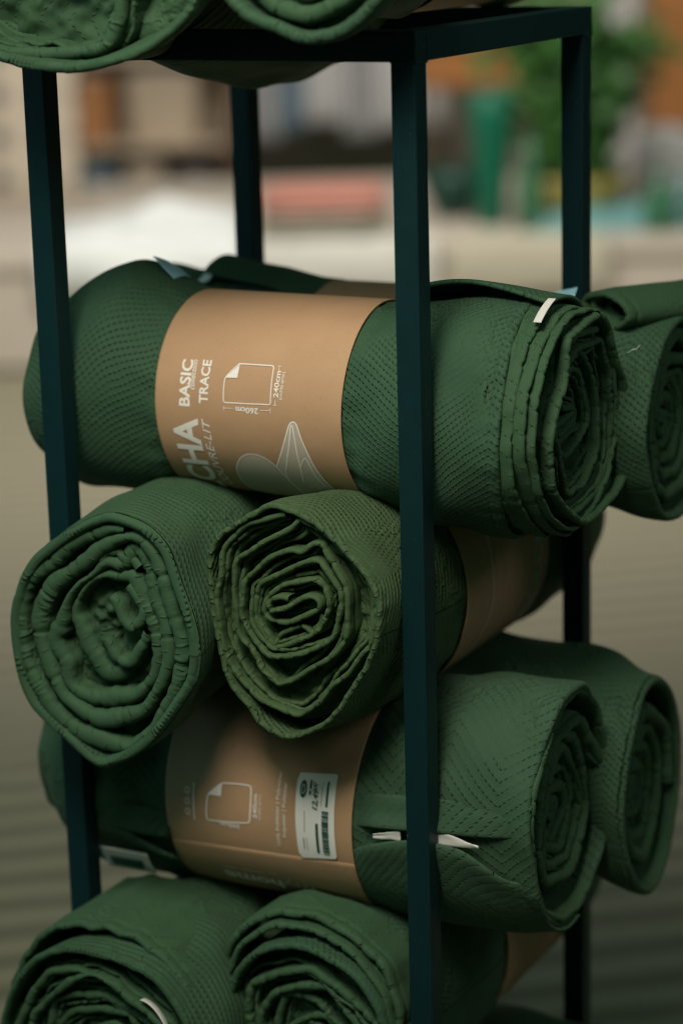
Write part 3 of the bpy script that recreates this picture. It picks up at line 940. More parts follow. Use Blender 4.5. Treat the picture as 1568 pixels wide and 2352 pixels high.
# --- roll behind it
mb_out = ellipse(.376, -.412, .110, .115, 44, 7, .02)
KMB = [(-.12, .36, -.38, .09, .09), (-.09, .36, -.375, .104, .108), (.1, .36, -.378, .100, .104), (.14, .36, -.378, .0985, .0985), (.36, .36, -.378, .0985, .0985), (.40, .36, -.385, .102, .104), (.47, .362, -.396, .104, .106), (.585, .368, -.412, .110, .115)]
mback, _ = roll('mb', 'green quilt roll lying behind the one with bedspread lettering, end cut off at right', 'X',
                KMB,
                .585, 131, M_FAB, M_END, mb_out, coil(mb_out, 5, 8, .88, .14, 9, .04), .0045, (.003, .008), (.14, .36, .36, -.378, .101, .101), calm=(.14, .36), pinch=.5, hem=False)
slab('loose_flap', over('X', KMB, (.03, .165), (62, 112), lambda s, a: .002 + .022 * (1 - s) ** 1.3 * np.sin(np.pi * (1 - a) * .55), wave=.001, seed=6), .005, M_FAB, mback)
slab('care_label', over('X', KMB, (.012, .034), (60, 92), lambda s, a: .004 + .010 * s, 8, 12), .001, M_WHITE, mback)
# folded-over loop of its loose end, open towards the front
loop_o = np.array([(math.cos(t) * .034 * (1 + .12 * math.sin(2 * t + .4)), math.sin(t) * .0195) for t in np.linspace(0, 2 * np.pi, 26, endpoint=False)])
ax = np.array([.45, .89, -.03]); ax /= np.linalg.norm(ax)
ac = np.cross(ax, [0, 0, 1]); ac /= np.linalg.norm(ac)
parts = []
for k, (sc, hh, o) in enumerate(((1.0, .004, 0), (.78, .0035, .006), (.5, .003, .02))):
    V, F, U = ribbon('X', spline(loop_o * sc, True, .0025, .9), 0, hh, .16 if k == 0 else .05, o, 300 + k, True, True, .25, .0012)
    P = np.array([.515, .322, -.286])[None] + (-V[:, :1]) * ax[None] + V[:, 1:2] * (-ac[None]) + V[:, 2:3] * np.array([[0.06, 0, 1.0]])
    parts.append((P, F, U))
V, F, U = join(parts)
mesh_obj('folded_end', V, F, M_END, mback, uv=U)
slab('sewn_tag', np.array([[(.452 + .026 * u, .325 + .012 * v, -.283 + .006 * u + .012 * v) for v in np.linspace(0, 1, 4)] for u in np.linspace(0, 1, 8)]), .001, M_BLUE, mback)

# --- two rolls pointing at the viewer in the middle
c1 = [(-.57, .128, -.575, .085, .10), (-.50, .128, -.572, .098, .118), (-.39, .127, -.57, .096, .116), (-.38, .127, -.57, .094, .114), (-.16, .127, -.57, .094, .114), (-.15, .127, -.57, .096, .116), (-.03, .124, -.57, .098, .124), (.0, .122, -.572, .098, .127), (.085, .120, -.575, .106, .130)]
roll('c1', 'plump green quilt roll end with thick pinched coils, in front of the left post', 'Y', c1, .085, 151, M_FAB_B, M_END,
     R2[0], sum(R2[1:], []), .0060, (.0035, .0110, .53), (-.38, -.16, .127, -.57, .097, .117), offs=[(0, .003), (.4, .005), (.75, .010), (1, .016)], calm=(-.38, -.16), hem=False, pinch=.42,
     fill=(), extra=[(p, .010, .0065) for p in R2F], depth=.06, wob=.0008, amp=.002, blend=.10)
c2 = [(-.60, .325, -.585, .085, .10), (-.55, .325, -.58, .098, .115), (-.40, .325, -.575, .098, .118), (-.383, .325, -.575, .0945, .1145), (-.162, .325, -.573, .0945, .1145), (-.15, .325, -.57, .099, .118), (-.03, .322, -.566, .099, .124), (.0, .322, -.565, .099, .126), (.045, .323, -.562, .104, .129)]
_, c2band = roll('c2', 'olive green quilt roll end with crisp angular coils, beside the front post', 'Y', c2, .045, 171, M_FAB_C, M_END_C,
     R3[0], sum(R3[1:], []), .0032, .0030, (-.383, -.162, .325, -.574, .0975, .1175), offs=[(0, .003), (.3, .006), (.55, .004), (.8, .010), (1, .006)], calm=(-.383, -.162), hem=True, pinch=.3,
     fill=((.0052, .008, .0024), (.0100, .014, .0026)), extra=[(p, .012, .003) for p in R3F], depth=.07, wob=.0009, amp=.0018, blend=.09)


class WrapE(Wrap):
    def __call__(self, P, off):
        P = np.asarray(P, float)
        al = P[:, 1] / self.R
        return np.stack([self.ca + (.0975 + off) * np.cos(al), P[:, 0], self.cb + (.1175 + off) * np.sin(al)], -1)


wc = WrapE('Y', .325, -.574, .107)
line_print([(.232, .06), (.226, .02), (.228, -.03), (.214, -.08), (.20, -.11)], .0016, wc, M_INK, c2band, 'leaf_outline')
line_print([(.262, .06), (.260, .01), (.256, -.04), (.236, -.09)], .0013, wc, M_INKF, c2band, 'leaf_vein')
text_print('COLCHA', wc, (.362, -.075), UPW, LEFTW, .022, M_INKF, c2band, .13, bold=.03)

# --- lower roll lying across, with the price sticker
d_out = ellipse(.145, -.790, .112, .134, 44, 12, .02)
d_d0 = lambda p: .006 + .004 * np.sin(3 * p)
KD = [(-.075, .155, -.815, .085, .09), (-.045, .155, -.81, .115, .12), (.0, .155, -.806, .126, .13), (.117, .155, -.807, .1265, .1265), (.347, .155, -.807, .1265, .1265), (.37, .155, -.800, .128, .130), (.45, .152, -.794, .126, .134), (.555, .145, -.790, .112, .134)]
dr, dband = roll('d', 'green quilt roll lying across below, kraft band with white price sticker', 'X',
                 KD,
                 .555, 201, M_FAB_D, M_END, d_out, coil(scaled(d_out, .8, .012, -.006), 5, 21, .95, .12, 8, .055), .0045, (.003, .007), (.118, .347, .155, -.807, .129, .129), d0=d_d0,
                 offs=[(0, .010), (.5, .020), (1, .032)], plug_d=.050, calm=(.118, .347), amp=.0034, pinch=.4, hem=False, extra=[(scaled(d_out, .93, .004, 0).tolist() + scaled(d_out, .93, .004, 0)[:1].tolist(), .006, .0045)])
wd = Wrap('X', .155, -.807, .129)
B = dband
# overlapping end of the paper, sticker and print; arc 0 is the front
dy = .017
A0 = -.0500 + dy
ov = np.array([[(.1185 + .228 * u, -.004 - .010 * (1 - u) + A0 - v * .12) for v in np.linspace(0, 1, 24)] for u in np.linspace(0, 1, 20)])
P = wd(ov.reshape(-1, 2), .0014).reshape(20, 24, 3)
slab('paper_overlap', P, .0008, M_KRAFT, B)
st = np.array([(.2800, .0300 + dy), (.2825, .0394 + dy), (.3245, .0435 + dy), (.3268, .0420 + dy), (.3280, -.0465 + dy), (.3262, -.0500 + dy), (.2850, -.0560 + dy), (.2815, -.0500 + dy)])
stick = fill_print(st.tolist(), wd, M_STICK, B, 'price_sticker', .0020)
so = .0026


def ell2(cx_, cy_, rx, ry, n=24):
    return [(cx_ + rx * math.cos(t), cy_ + ry * math.sin(t)) for t in np.linspace(0, 2 * np.pi, n, endpoint=False)]


fill_print(ell2(.2888, .0230 + dy, .0042, .0095), wd, M_GINK, stick, 'oval_logo', so)
line_print(ell2(.2888, .0230 + dy, .0020, .0048), .0007, wd, M_STICK, stick, 'logo_ring', True, so + .0004)
text_print('12,49€', wd, (.3068, .0025 + dy), UPW, LEFTW, .0060, M_GINK, stick, .030, bold=.03, shear=.3, off=so)
for y0, y1 in ((.0180, .0225), (.0240, .0335)):
    fill_print(rect(.2960, y0 + dy, .2985, y1 + dy), wd, M_GINK, stick, 'small_print', so)
fill_print(rect(.3165, .0080 + dy, .3190, .0345 + dy), wd, M_GINK, stick, 'small_print', so)
fill_print(rect(.3110, .0085 + dy, .3115, .0335 + dy), wd, M_GINK, stick, 'small_print', so)
fill_print(rect(.3050, -.0455 + dy, .3082, -.0115 + dy), wd, M_GINK, stick, 'small_print', so)
rb_ = random.Random(4)
y = -.0460 + dy
while y < .0035 + dy:
    wbar = rb_.choice((.0005, .0008, .0012, .0018))
    fill_print(rect(.3125, y, .3205, y + wbar), wd, M_GINK, stick, 'barcode_bar', so)
    y += wbar + rb_.choice((.0004, .0006, .0010))
fill_print(rect(.2915, -.0230 + dy, .2920, .0000 + dy), wd, M_GINK, stick, 'small_print', so)
fill_print(rect(.2895, -.0430 + dy, .2905, -.0300 + dy), wd, M_GINK, stick, 'small_print', so)
fill_print(rect(.2935, -.0440 + dy, .2940, -.0290 + dy), wd, M_GINK, stick, 'small_print', so)
text_print('100% Poliéster | Polyester', wd, (.2600, -.046 + dy), UPW, LEFTW, .0040, M_INK, B, .083, bold=.01, off=.0014)
text_print('Polyester | Poliéster', wd, (.2680, -.034 + dy), UPW, LEFTW, .0040, M_INK, B, .060, bold=.01, off=.0014)
ic = [(.1700, -.0293 + dy), (.1715, -.0005 + dy), (.1890, .0150 + dy), (.2250, .0165 + dy), (.2232, -.0245 + dy)]
line_print(ic, .0016, wd, M_INK, B, 'blanket_icon', True, corner=.2, off=.0014)
fill_print([(.1718, .0000 + dy), (.1885, .0005 + dy), (.1890, .0148 + dy)], wd, M_INK, B, 'folded_corner', .0017)
text_print('260cm', wd, (.2110, -.0290 + dy), (-1, 0), (0, -1), .0050, M_INK, B, .025, bold=.02, off=.0014)
text_print('240cm', wd, (.2330, -.0180 + dy), UPW, LEFTW, .0048, M_INK, B, .027, bold=.02, off=.0014)
text_print('(medidas aprox.)', wd, (.2375, -.0190 + dy), UPW, LEFTW, .0032, M_INK, B, .028, off=.0014)
fill_print(rect(.1530, -.0320 + dy, .1545, .0105 + dy), wd, M_INK, B, 'printed_line', .0014)
for yy in (-.0270, -.0150, -.0030):
    line_print(ell2(.1455, yy + .004 + dy, .0026, .0036, 12), .0012, wd, M_INK, B, 'care_symbol', True, .0014)
text_print('my', wd, (.2860, -.0840), (-1, .05), (0, -1), .0170, M_INKF, B, .040, off=.0030)
text_print('home', wd, (.2450, -.0860), (-1, .03), (0, -1), .0170, M_INK, B, .072, bold=.025, off=.0030)
text_print('by', wd, (.2440, -.0700), (-1, .03), (0, -1), .0070, M_INKF, B, .012, off=.0030, shear=.2)
for x0_, x1_ in ((.200, .228), (.176, .194)):
    fill_print(rect(x0_, -.0765, x1_, -.0735), wd, M_INKF, B, 'small_print', .0030)

# open edge of the wrap along the front, right and left of the band, with a white label in it
tap = lambda s: sstep(s, 0, .15) * (1 - sstep(s, .70, 1))
slit = lambda s: 7 * np.sin(np.pi * np.clip(s * 1.15, 0, 1)) - 13 * sstep(s, .62, 1)
slab('lower_flap', over('X', KD, (.349, .548), (-9, -100), lambda s, a: .0015 + tap(s) * (.0065 * np.exp(-(a / .10) ** 2) + .004 * np.sin(np.pi * a)) - .004 * sstep(s, .8, 1), 50, 34, .0012, 14, slit), .0045, M_FAB_D, dr)
slab('upper_edge', over('X', KD, (.349, .545), (17, 3), lambda s, a: -.0035 + tap(s) * (.002 + .0062 * a ** 1.4), 50, 12, .0010, 15, lambda s: 0 * s), .0045, M_FAB_D, dr)
slab('care_label', over('X', KD, (.374, .406), (1, -3), lambda s, a: .0045 - .001 * a, 14, 6, .0004, 16, lambda s: 3 * s - 2), .001, M_WHITE, dr)
slab('care_label', over('X', KD, (.450, .494), (2.5, -3), lambda s, a: .0045 - .001 * a, 14, 6, .0004, 19, lambda s: 2 - 7 * s), .001, M_WHITE, dr)
slab('lower_flap', over('X', KD, (-.02, .117), (-24, -95), lambda s, a: .002 + .009 * np.exp(-(a / .1) ** 2), 30, 26, .0018, 17, lambda s: 6 * np.sin(4 * s)), .005, M_FAB_D, dr)
slab('upper_edge', over('X', KD, (-.02, .117), (-6, -18), lambda s, a: -.002 + .010 * a, 26, 8, .0018, 18), .005, M_FAB_D, dr)
tg = slab('sewn_tag', over('X', KD, (.020, .082), (-31, -45), lambda s, a: .013 + .004 * a, 10, 8), .0012, M_WHITE, dr)
slab('tag_print', over('X', KD, (.030, .072), (-36, -41), lambda s, a: .0157 + .003 * a, 10, 4), .0006, M_GINK, tg)

# --- roll behind it
db_out = ellipse(.325, -.825, .094, .128, 44, 15, .02)
roll('db', 'green quilt roll behind the one with the price sticker, blurred coiled end', 'X',
     [(-.12, .345, -.81, .08, .10), (-.09, .345, -.805, .10, .12), (.10, .345, -.80, .102, .118), (.42, .345, -.80, .105, .122), (.49, .338, -.802, .104, .126), (.575, .325, -.824, .094, .128)],
     .575, 231, M_FAB, M_END, db_out, coil(scaled(db_out, .95), 4, 24, .86, .14, 8, .04), .0055, (.003, .009), pinch=.5, hem=False, offs=[(0, .004), (.5, .014), (1, .025)])

# --- bottom pair pointing at the viewer
e1_out = ellipse(.108, -1.066, .132, .138, 44, 21, .02)
e1_in = coil(e1_out, 6, 33, .93, .12, 7.5, .055)
e1, _ = roll('e1', 'green quilt roll end at the lower left corner, white label slip between its coils', 'Y',
     [(-.60, .127, -1.062, .08, .10), (-.55, .127, -1.058, .10, .12), (-.49, .127, -1.055, .100, .122), (-.48, .127, -1.055, .095, .118), (-.25, .127, -1.055, .095, .118), (-.24, .127, -1.055, .100, .124), (-.02, .126, -1.055, .112, .135), (.12, .112, -1.062, .132, .138)],
     .12, 251, M_FAB_B, M_END, e1_out, e1_in, .004, (.0022, .0045), (-.48, -.25, .127, -1.055, .098, .121), calm=(-.48, -.25), pinch=.35, blend=.12, d0=lambda p: .004 * np.sin(2 * p) + .004,
     collars=[(scaled(e1_out, 1.0, -.010, .012), .035, .0040, .14)])
slab('care_label', np.array([[(.165 + .012 * math.sin(u) + .02 * u - .003 * v, -.118 + .012 * v, -.972 - .026 * u * u - .004 * v) for v in np.linspace(0, 1, 4)] for u in np.linspace(0, 1.4, 12)]), .001, M_WHITE, e1)
e2_out = ellipse(.312, -1.036, .105, .120, 44, 27, .02)
roll('e2', 'green quilt roll end at the bottom with a loose hood of cloth over its coils', 'Y',
     [(-.60, .327, -1.024, .08, .10), (-.56, .327, -1.024, .096, .116), (-.485, .327, -1.024, .098, .118), (-.478, .327, -1.024, .095, .115), (-.255, .327, -1.024, .095, .115), (-.24, .327, -1.022, .099, .12), (-.05, .325, -1.024, .097, .122), (.03, .311, -1.036, .098, .118)],
     .03, 271, M_FAB, M_END, e2_out, coil(e2_out, 5, 39, .90, .12, 7, .06), .0042, (.0022, .0045), (-.478, -.255, .327, -1.024, .098, .118), calm=(-.478, -.255), pinch=.35, blend=.11,
     collars=[(scaled(e2_out, 1.06, -.010, .018), .022, .0045, .06), (scaled(e2_out, 1.02, -.006, .010), .012, .0035, .05)])

# --- lowest pair lying across, only their tops in view
f_out = ellipse(.14, -1.285, .108, .112, 44, 30, .02)
roll('f1', 'green quilt roll lying across at the bottom of the rack, mostly below the picture', 'X', [(-.12, .14, -1.29, .09, .09), (.1, .14, -1.29, .104, .112), (.53, .14, -1.286, .108, .112)], .53, 291, M_FAB, M_END, f_out,
     coil(f_out, 4, 41, .9, .14), .005, .005, nphi=200)
f_out2 = ellipse(.36, -1.275, .105, .115, 44, 31, .02)
roll('f2', 'green quilt roll at the back of the bottom row, dark blurred end at lower right', 'X', [(-.12, .35, -1.285, .09, .09), (.1, .35, -1.285, .10, .112), (.58, .36, -1.275, .105, .115)], .58, 311, M_FAB, M_END, f_out2,
     coil(f_out2, 4, 43, .9, .14), .005, .005, nphi=200)

def thread(p0, pts, parent, r=.0005):
    P = np.array(p0)[None] + np.array(pts)
    V = []
    for p in P:
        for j in range(4):
            V.append(p + r * np.array([math.cos(j * 1.571), math.sin(j * 1.571) * .6, math.sin(j * 1.571)]))
    return mesh_obj('loose_thread', V, grid_faces(len(P), 4, closed_m=True), M_THREAD, parent)


thread((.592, .372, -.488), [(0, 0, 0), (.002, 0, -.008), (.001, .001, -.018), (.004, 0, -.026)], mback)
thread((.565, .262, -.318), [(0, 0, 0), (.004, .002, .003), (.009, .003, .004), (.012, .004, .008)], main)

# --- on the top shelf
t1_out = [(.30, .11), (.285, .055), (.245, .022), (.20, .004), (.15, -.003), (.10, .000), (.05, .010), (.01, .032), (-.02, .07), (-.03, .12), (-.01, .18), (.05, .23), (.14, .25), (.23, .23), (.285, .17)]
roll('t1', 'green quilt slumping over the top shelf, its loose outer layer hanging open', 'Y',
     [(-.55, .13, .11, .08, .10), (-.45, .13, .105, .11, .12), (-.36, .135, .085, .112, .125), (-.26, .135, .080, .118, .130), (-.17, .130, .088, .115, .124), (-.08, .13, .105, .125, .115), (-.02, .135, .142, .135, .112), (.03, .138, .140, .145, .112), (.13, .14, .13, .15, .12)],
     .13, 331, M_FAB_B, M_END, t1_out, [(-.012, .065), (.02, .034), (.07, .016), (.13, .012), (.175, .022), (.192, .048), (.200, .085), (.212, .13), (.20, .17), (.15, .19), (.10, .16), (.10, .10), (.14, .08), (.16, .12)], .0055, .0065, pinch=.3, blend=.12, hem=True, offs=[(0, .010), (1, .03)], depth=.09, plug_d=.05)
t2_out = ellipse(.385, .135, .110, .112, 44, 35, .02)
t2, t2b = roll('t2', 'green quilt roll on the top shelf by the front post, coiled end cropped', 'Y',
     [(-.57, .33, .14, .08, .09), (-.52, .33, .14, .10, .105), (-.39, .33, .142, .100, .108), (-.385, .33, .142, .097, .104), (-.19, .33, .142, .097, .104), (-.18, .332, .142, .100, .107), (-.02, .345, .142, .104, .108), (.03, .36, .138, .106, .108), (.10, .385, .135, .110, .112)],
     .10, 351, M_FAB, M_END, t2_out, coil(t2_out, 4.5, 47, .88, .14, 9, .045), .0065, (.003, .0085), (-.387, -.188, .33, .142, .1, .107), calm=(-.387, -.188), pinch=.75, hem=False, blend=.12)
slab('price_slip', np.array([[(.33 + .1045 * math.cos(a), .215 + .045 * u, .142 + .1115 * math.sin(a)) for a in np.radians(np.linspace(-50, -28, 10))] for u in np.linspace(0, 1, 8)]), .0008, M_INKF, t2b)

# ------------------------------------------------------------------ the shop behind, far out of focus
HR = Vector((math.cos(YAW), math.sin(YAW), 0))      # to the right across the view, level
HF = Vector((-math.sin(YAW), math.cos(YAW), 0))     # away from the viewer, level
C0 = Vector((CAM.x, CAM.y, -ZT))


def bp(r, d, z):
    """right, distance and height above the floor -> rack coordinates"""
    p = C0 + HR * r + HF * d
    return (p.x, p.y, z - ZT)


def bgrid(fn, n, m):
    return np.array([[bp(*fn(u, v)) for v in np.linspace(0, 1, m)] for u in np.linspace(0, 1, n)])


def bthing(name, r, d, z, label, cat, group=None):
    return thing(name, bp(r, d, z), label, cat, group)


def bbox(name, r0, r1, d0, d1, z0, z1, mat, parent, bev=.01):
    """box aligned with the view's level axes, edges bevelled"""
    bm = bmesh.new()
    bmesh.ops.create_cube(bm, size=1.0)
    for v in bm.verts:
        v.co = Vector((r0 + (v.co.x + .5) * (r1 - r0), d0 + (v.co.y + .5) * (d1 - d0), z0 + (v.co.z + .5) * (z1 - z0)))
    if bev:
        bmesh.ops.bevel(bm, geom=bm.edges[:], offset=bev, segments=3, affect='EDGES', profile=.5)
    V = [bp(*v.co) for v in bm.verts]
    bm.verts.index_update()
    F = [[v.index for v in f.verts] for f in bm.faces]
    bm.free()
    return mesh_obj(name, V, F, mat, parent, smooth=False)


def pillow(name, r, d, z, hr, hd, hz, mat, parent, seed=0, sup=.55, amp=.06):
    """soft cushion shape"""
    n, m = 40, 20
    V = []
    nz = SN(seed, 7, 5, 5)
    for i in range(n):
        for j in range(m):
            u, v = 2 * np.pi * i / n, np.pi * (j / (m - 1) - .5)
            f = lambda c, e: math.copysign(abs(c) ** e, c)
            k = 1 + amp * float(nz(np.array(u), np.array(v)))
            V.append(bp(r + hr * k * f(math.cos(u), sup) * f(math.cos(v), sup), d + hd * k * f(math.sin(u), sup) * f(math.cos(v), sup), z + hz * k * f(math.sin(v), .8)))
    return mesh_obj(name, V, grid_faces(n, m, closed_n=True), mat, parent)


def lathe(name, r, d, prof, mat, parent, n=28):
    V = [bp(r + q * math.cos(2 * np.pi * i / n), d + q * math.sin(2 * np.pi * i / n), z) for i in range(n) for q, z in prof]
    return mesh_obj(name, V, grid_faces(n, len(prof), closed_n=True), mat, parent)


M_WALL = plain('shop_wall', (0.36, 0.32, 0.26), .8, .08, 2)
M_PALE = plain('pale_platform', (0.54, 0.47, 0.39), .6, .12, 3)
M_DUVET = plain('white_duvet', (0.74, 0.76, 0.74), .8, .05, 6)
M_RED = plain('coral_cloth', (0.56, 0.24, 0.18), .8, .15, 8)
M_PINK = plain('pink_cloth', (0.62, 0.40, 0.34), .8, .08, 8)
M_SAND = plain('sand_cloth', (0.46, 0.42, 0.32), .8, .1, 10)
M_OLIVE = plain('sage_cloth', (0.30, 0.32, 0.22), .8, .1, 10)
M_TEAL = plain('teal_cloth', (0.14, 0.30, 0.29), .8, .45, 9)
M_RUST = plain('rust_wicker', (0.44, 0.20, 0.08), .7, .25, 25)
M_BROWN = plain('brown_wood', (0.16, 0.10, 0.055), .6, .3, 6)
M_TAN = plain('tan_card', (0.50, 0.40, 0.29), .7, .12, 5)
M_GREY = plain('grey_cloth', (0.42, 0.42, 0.42), .8, .08, 6)
M_LGREY = plain('light_grey_cloth', (0.58, 0.57, 0.56), .8, .06, 6)
M_BLUEC = plain('dusty_blue_cloth', (0.16, 0.24, 0.30), .8, .12, 6)
M_BOTTLE = plain('bottle_green_glaze', (0.006, 0.11, 0.06), .35, .08, 5)
M_DKGREEN = plain('dark_green_glaze', (0.01, 0.045, 0.03), .4, .1, 5)
M_LEAF = plain('leaf_green', (0.06, 0.17, 0.04), .45, .75, 7)
M_STEM = plain('stem_brown', (0.10, 0.07, 0.03), .8)
M_OCHRE = plain('ochre_ceramic', (0.30, 0.25, 0.07), .5, .15, 8)
M_ORANGE = plain('orange_basket', (0.42, 0.17, 0.05), .7, .2, 20)


def dots_mat():
    m, nt, b = new_mat('dotted_beige_cloth')
    g = G(nt)
    x, y, _ = g.sep(g.coord('UV'))
    fx = g.m('SUBTRACT', g.m('FRACT', g.m('DIVIDE', x, .17)), .5)
    fy = g.m('SUBTRACT', g.m('FRACT', g.m('DIVIDE', y, .17)), .5)
    r = g.m('SQRT', g.m('ADD', g.m('MULTIPLY', fx, fx), g.m('MULTIPLY', fy, fy)))
    nt.links.new(g.mix(g.smooth(r, .20, .26), (0.14, 0.14, 0.14), (0.52, 0.44, 0.34)), b.inputs['Base Color'])
    b.inputs['Roughness'].default_value = .8
    return m


# back wall
bw = bbox('wall_back', -9, 9, 13.2, 13.4, 0, 3.4, M_WALL, None, 0)
bw['kind'] = 'structure'

# low platform in front of it
pf = bthing('display_platform', .2, 9.2, 0, 'low pale beige display platform behind the rack', 'platform')
bbox('platform_top', -2.4, 2.6, 8.25, 10.35, .36, .42, M_PALE, pf, .012)
bbox('platform_front', -2.38, 2.58, 8.27, 8.33, .02, .36, M_PALE, pf, .004)
bbox('platform_side', -2.38, -2.32, 8.33, 10.3, .02, .36, M_PALE, pf, .004)
bbox('platform_side', 2.52, 2.58, 8.33, 10.3, .02, .36, M_PALE, pf, .004)

# crumpled white duvet
nzz = SN(77, 12, 9, 7)
nz2 = SN(78, 12, 26, 20)
dv = bthing('white_duvet', -.70, 9.0, .42, 'crumpled white duvet heaped on the platform at left', 'duvet')


def duvet_pt(u, v):
    n1_, n2_ = float(nzz(np.array(u), np.array(v))), float(nz2(np.array(u), np.array(v)))
    if v < .25:
        q = v / .25
        return (-1.02 + .70 * u, 8.236 - .022 * math.sin(math.pi * q) - .012 * n1_ * q, .25 + .19 * q + .03 * math.sin(9 * u))
    q = (v - .25) / .75
    return (-1.02 + .70 * u, 8.236 + .75 * q, .438 + (math.sin(math.pi * u) ** .45) * (math.sin(math.pi * min(1, q * .9 + .08)) ** .6) * (.060 + .030 * n1_ + .018 * n2_))


P = bgrid(duvet_pt, 60, 48)
slab('cover', P, .012, M_DUVET, dv)

# pale linen spread along the platform's front edge
M_LINEN = plain('pale_linen', (0.58, 0.56, 0.50), .8, .12, 9)
for k, (r0, wd0, mt, nm, lab) in enumerate(((-.31, .66, M_LINEN, 'linen_sheet', 'pale linen sheet draped over the platform edge below the coral stack'), (.40, .55, M_SAND, 'linen_sheet', 'sand coloured sheet draped over the platform edge below the green planter'))):
    t = bthing(nm, r0 + wd0 / 2, 8.3, .42, lab, 'sheet')
    n3, n4 = SN(90 + k, 9, 9, 6), SN(95 + k, 9, 24, 14)

    def sheet_pt(u, v, r0=r0, wd0=wd0, n3=n3, n4=n4):
        a, c = float(n3(np.array(u), np.array(v))), float(n4(np.array(u), np.array(v)))
        if v < .4:
            q = v / .4
            return (r0 + wd0 * u, 8.232 - .016 * math.sin(math.pi * q) - .008 * a * (1 - q), .22 + .215 * q + .03 * a * (1 - q))
        q = (v - .4) / .6
        return (r0 + wd0 * u, 8.232 + .10 * q, .437 + .010 * abs(c) * math.sin(math.pi * q))
    slab('cloth', bgrid(sheet_pt, 46, 26), .008, mt, t)


def glass(name, col):
    m, nt, b_ = new_mat(name)
    g = G(nt)
    nt.links.new(g.mix(g.noise(g.coord('Object'), 6, 2), tuple(x * .9 for x in col), col), b_.inputs['Base Color'])
    b_.inputs['Transmission Weight'].default_value = .85
    b_.inputs['Roughness'].default_value = .06
    b_.inputs['IOR'].default_value = 1.45
    return m


M_GLASS_G, M_GLASS_B = glass('green_glass', (.25, .62, .38)), glass('pale_blue_glass', (.6, .82, .84))
for r_, d_, hh, rr_, mt, lab in ((.705, 8.55, .34, .045, M_GLASS_G, 'tall green glass bottle between the planter and the leafy plant'), (1.16, 8.45, .22, .060, M_GLASS_G, 'squat green glass bottle in front of the pale cushion'), (1.30, 8.75, .20, .055, M_GLASS_B, 'pale blue glass bottle at the right edge of the platform')):
    t = bthing('glass_bottle', r_, d_, .42, lab, 'bottle', 'glass bottles on the platform')
    z0 = .421
    lathe('bottle_body', r_, d_, [(0, z0), (rr_, z0), (rr_ * 1.05, z0 + .02), (rr_, z0 + hh * .55), (rr_ * .45, z0 + hh * .75), (rr_ * .4, z0 + hh), (rr_ * .33, z0 + hh), (rr_ * .36, z0 + hh * .75), (rr_ * .9, z0 + hh * .54), (rr_ * .95, z0 + .025), (0, z0 + .012)], mt, t)

# folded stack with coral top
z = .42
for k, (mt, hz, lab) in enumerate(((M_SAND, .018, 'folded sand coloured blanket, lowest of the stack with coral top'), (M_OLIVE, .018, 'folded sage blanket second from the bottom of the stack with coral top'), (M_SAND, .016, 'folded sand coloured blanket second from the top of the stack with coral top'), (M_PINK, .020, 'folded pink blanket just below the coral one'), (M_RED, .020, 'folded coral red blanket on top of its stack'))):
    t = bthing('folded_blanket', -.04, 8.50, z, lab, 'blanket', 'folded blankets on the platform')
    pillow('lower_fold', -.035 + .006 * (k % 2), 8.50, z + hz * .5, .225, .20, hz * .52, mt, t, k, .35, .01)
    pillow('upper_fold', -.035 + .006 * (k % 2), 8.51, z + hz * 1.42, .220, .19, hz * .50, mt, t, k + 9, .35, .01)
    z += hz * 1.94

# flat sheets and teal throw on the right
t = bthing('folded_throw', .93, 8.75, .42, 'crumpled teal throw on the platform behind the right post', 'throw')
P = bgrid(lambda u, v: (.70 + .62 * u, 8.45 + .6 * v, .424 + (math.sin(math.pi * u) ** .5) * (math.sin(math.pi * v) ** .5) * (.05 + .02 * float(nz2(np.array(u), np.array(v))))), 40, 30)
mesh_obj('cover', P.reshape(-1, 3), grid_faces(40, 30), M_TEAL, t)
mesh_obj('underside', [bp(.70, 8.45, .422), bp(1.32, 8.45, .422), bp(1.32, 9.05, .422), bp(.70, 9.05, .422)], [(0, 1, 2, 3)], M_TEAL, t, smooth=False)

# dotted hanging cloth, far left
t = bthing('dotted_cloth', -1.3, 9.75, .42, 'beige cloth with dark grey dots hanging at the left edge', 'cloth')
P = bgrid(lambda u, v: (-1.75 + .72 * u, 9.75 + .015 * math.sin(18 * u), .43 + .95 * v), 40, 12)
slab('cloth_panel', P, .01, dots_mat(), t)
bbox('hanging_rod', -1.78, -1.0, 9.74, 9.76, 1.385, 1.405, M_BROWN, t, .004)
bbox('stand_leg', -1.77, -1.745, 9.77, 9.79, .42, 1.39, M_BROWN, t, .003)
bbox('stand_leg', -1.045, -1.02, 9.77, 9.79, .42, 1.39, M_BROWN, t, .003)

# shelving behind with baskets and folded goods
sh = bthing('shelf_unit', -.95, 11.6, 0, 'open wooden shelf unit behind the white duvet', 'shelf')
for r in (-1.62, -.50):
    bbox('upright', r, r + .04, 11.35, 11.85, 0, 1.5, M_BROWN, sh, .004)
for zz in (.08, .46, .88, 1.3):
    bbox('shelf_board', -1.575, -.505, 11.35, 11.85, zz, zz + .03, M_TAN, sh, .004)
bbox('back_panel', -1.575, -.505, 11.85, 11.87, .0, 1.5, M_TAN, sh, 0)
lp = bpy.data.lights.new('shelf_fill', 'AREA')  # unseen fill added above the shelf unit to brighten its dark interior
lp.energy, lp.color, lp.shape, lp.size, lp.size_y = 22, (1.0, .93, .84), 'RECTANGLE', 2.6, .4
lo = bpy.data.objects.new('shelf_fill', lp)
scene.collection.objects.link(lo)
lo.location = Vector(bp(-.1, 10.6, 2.9)) + OFF
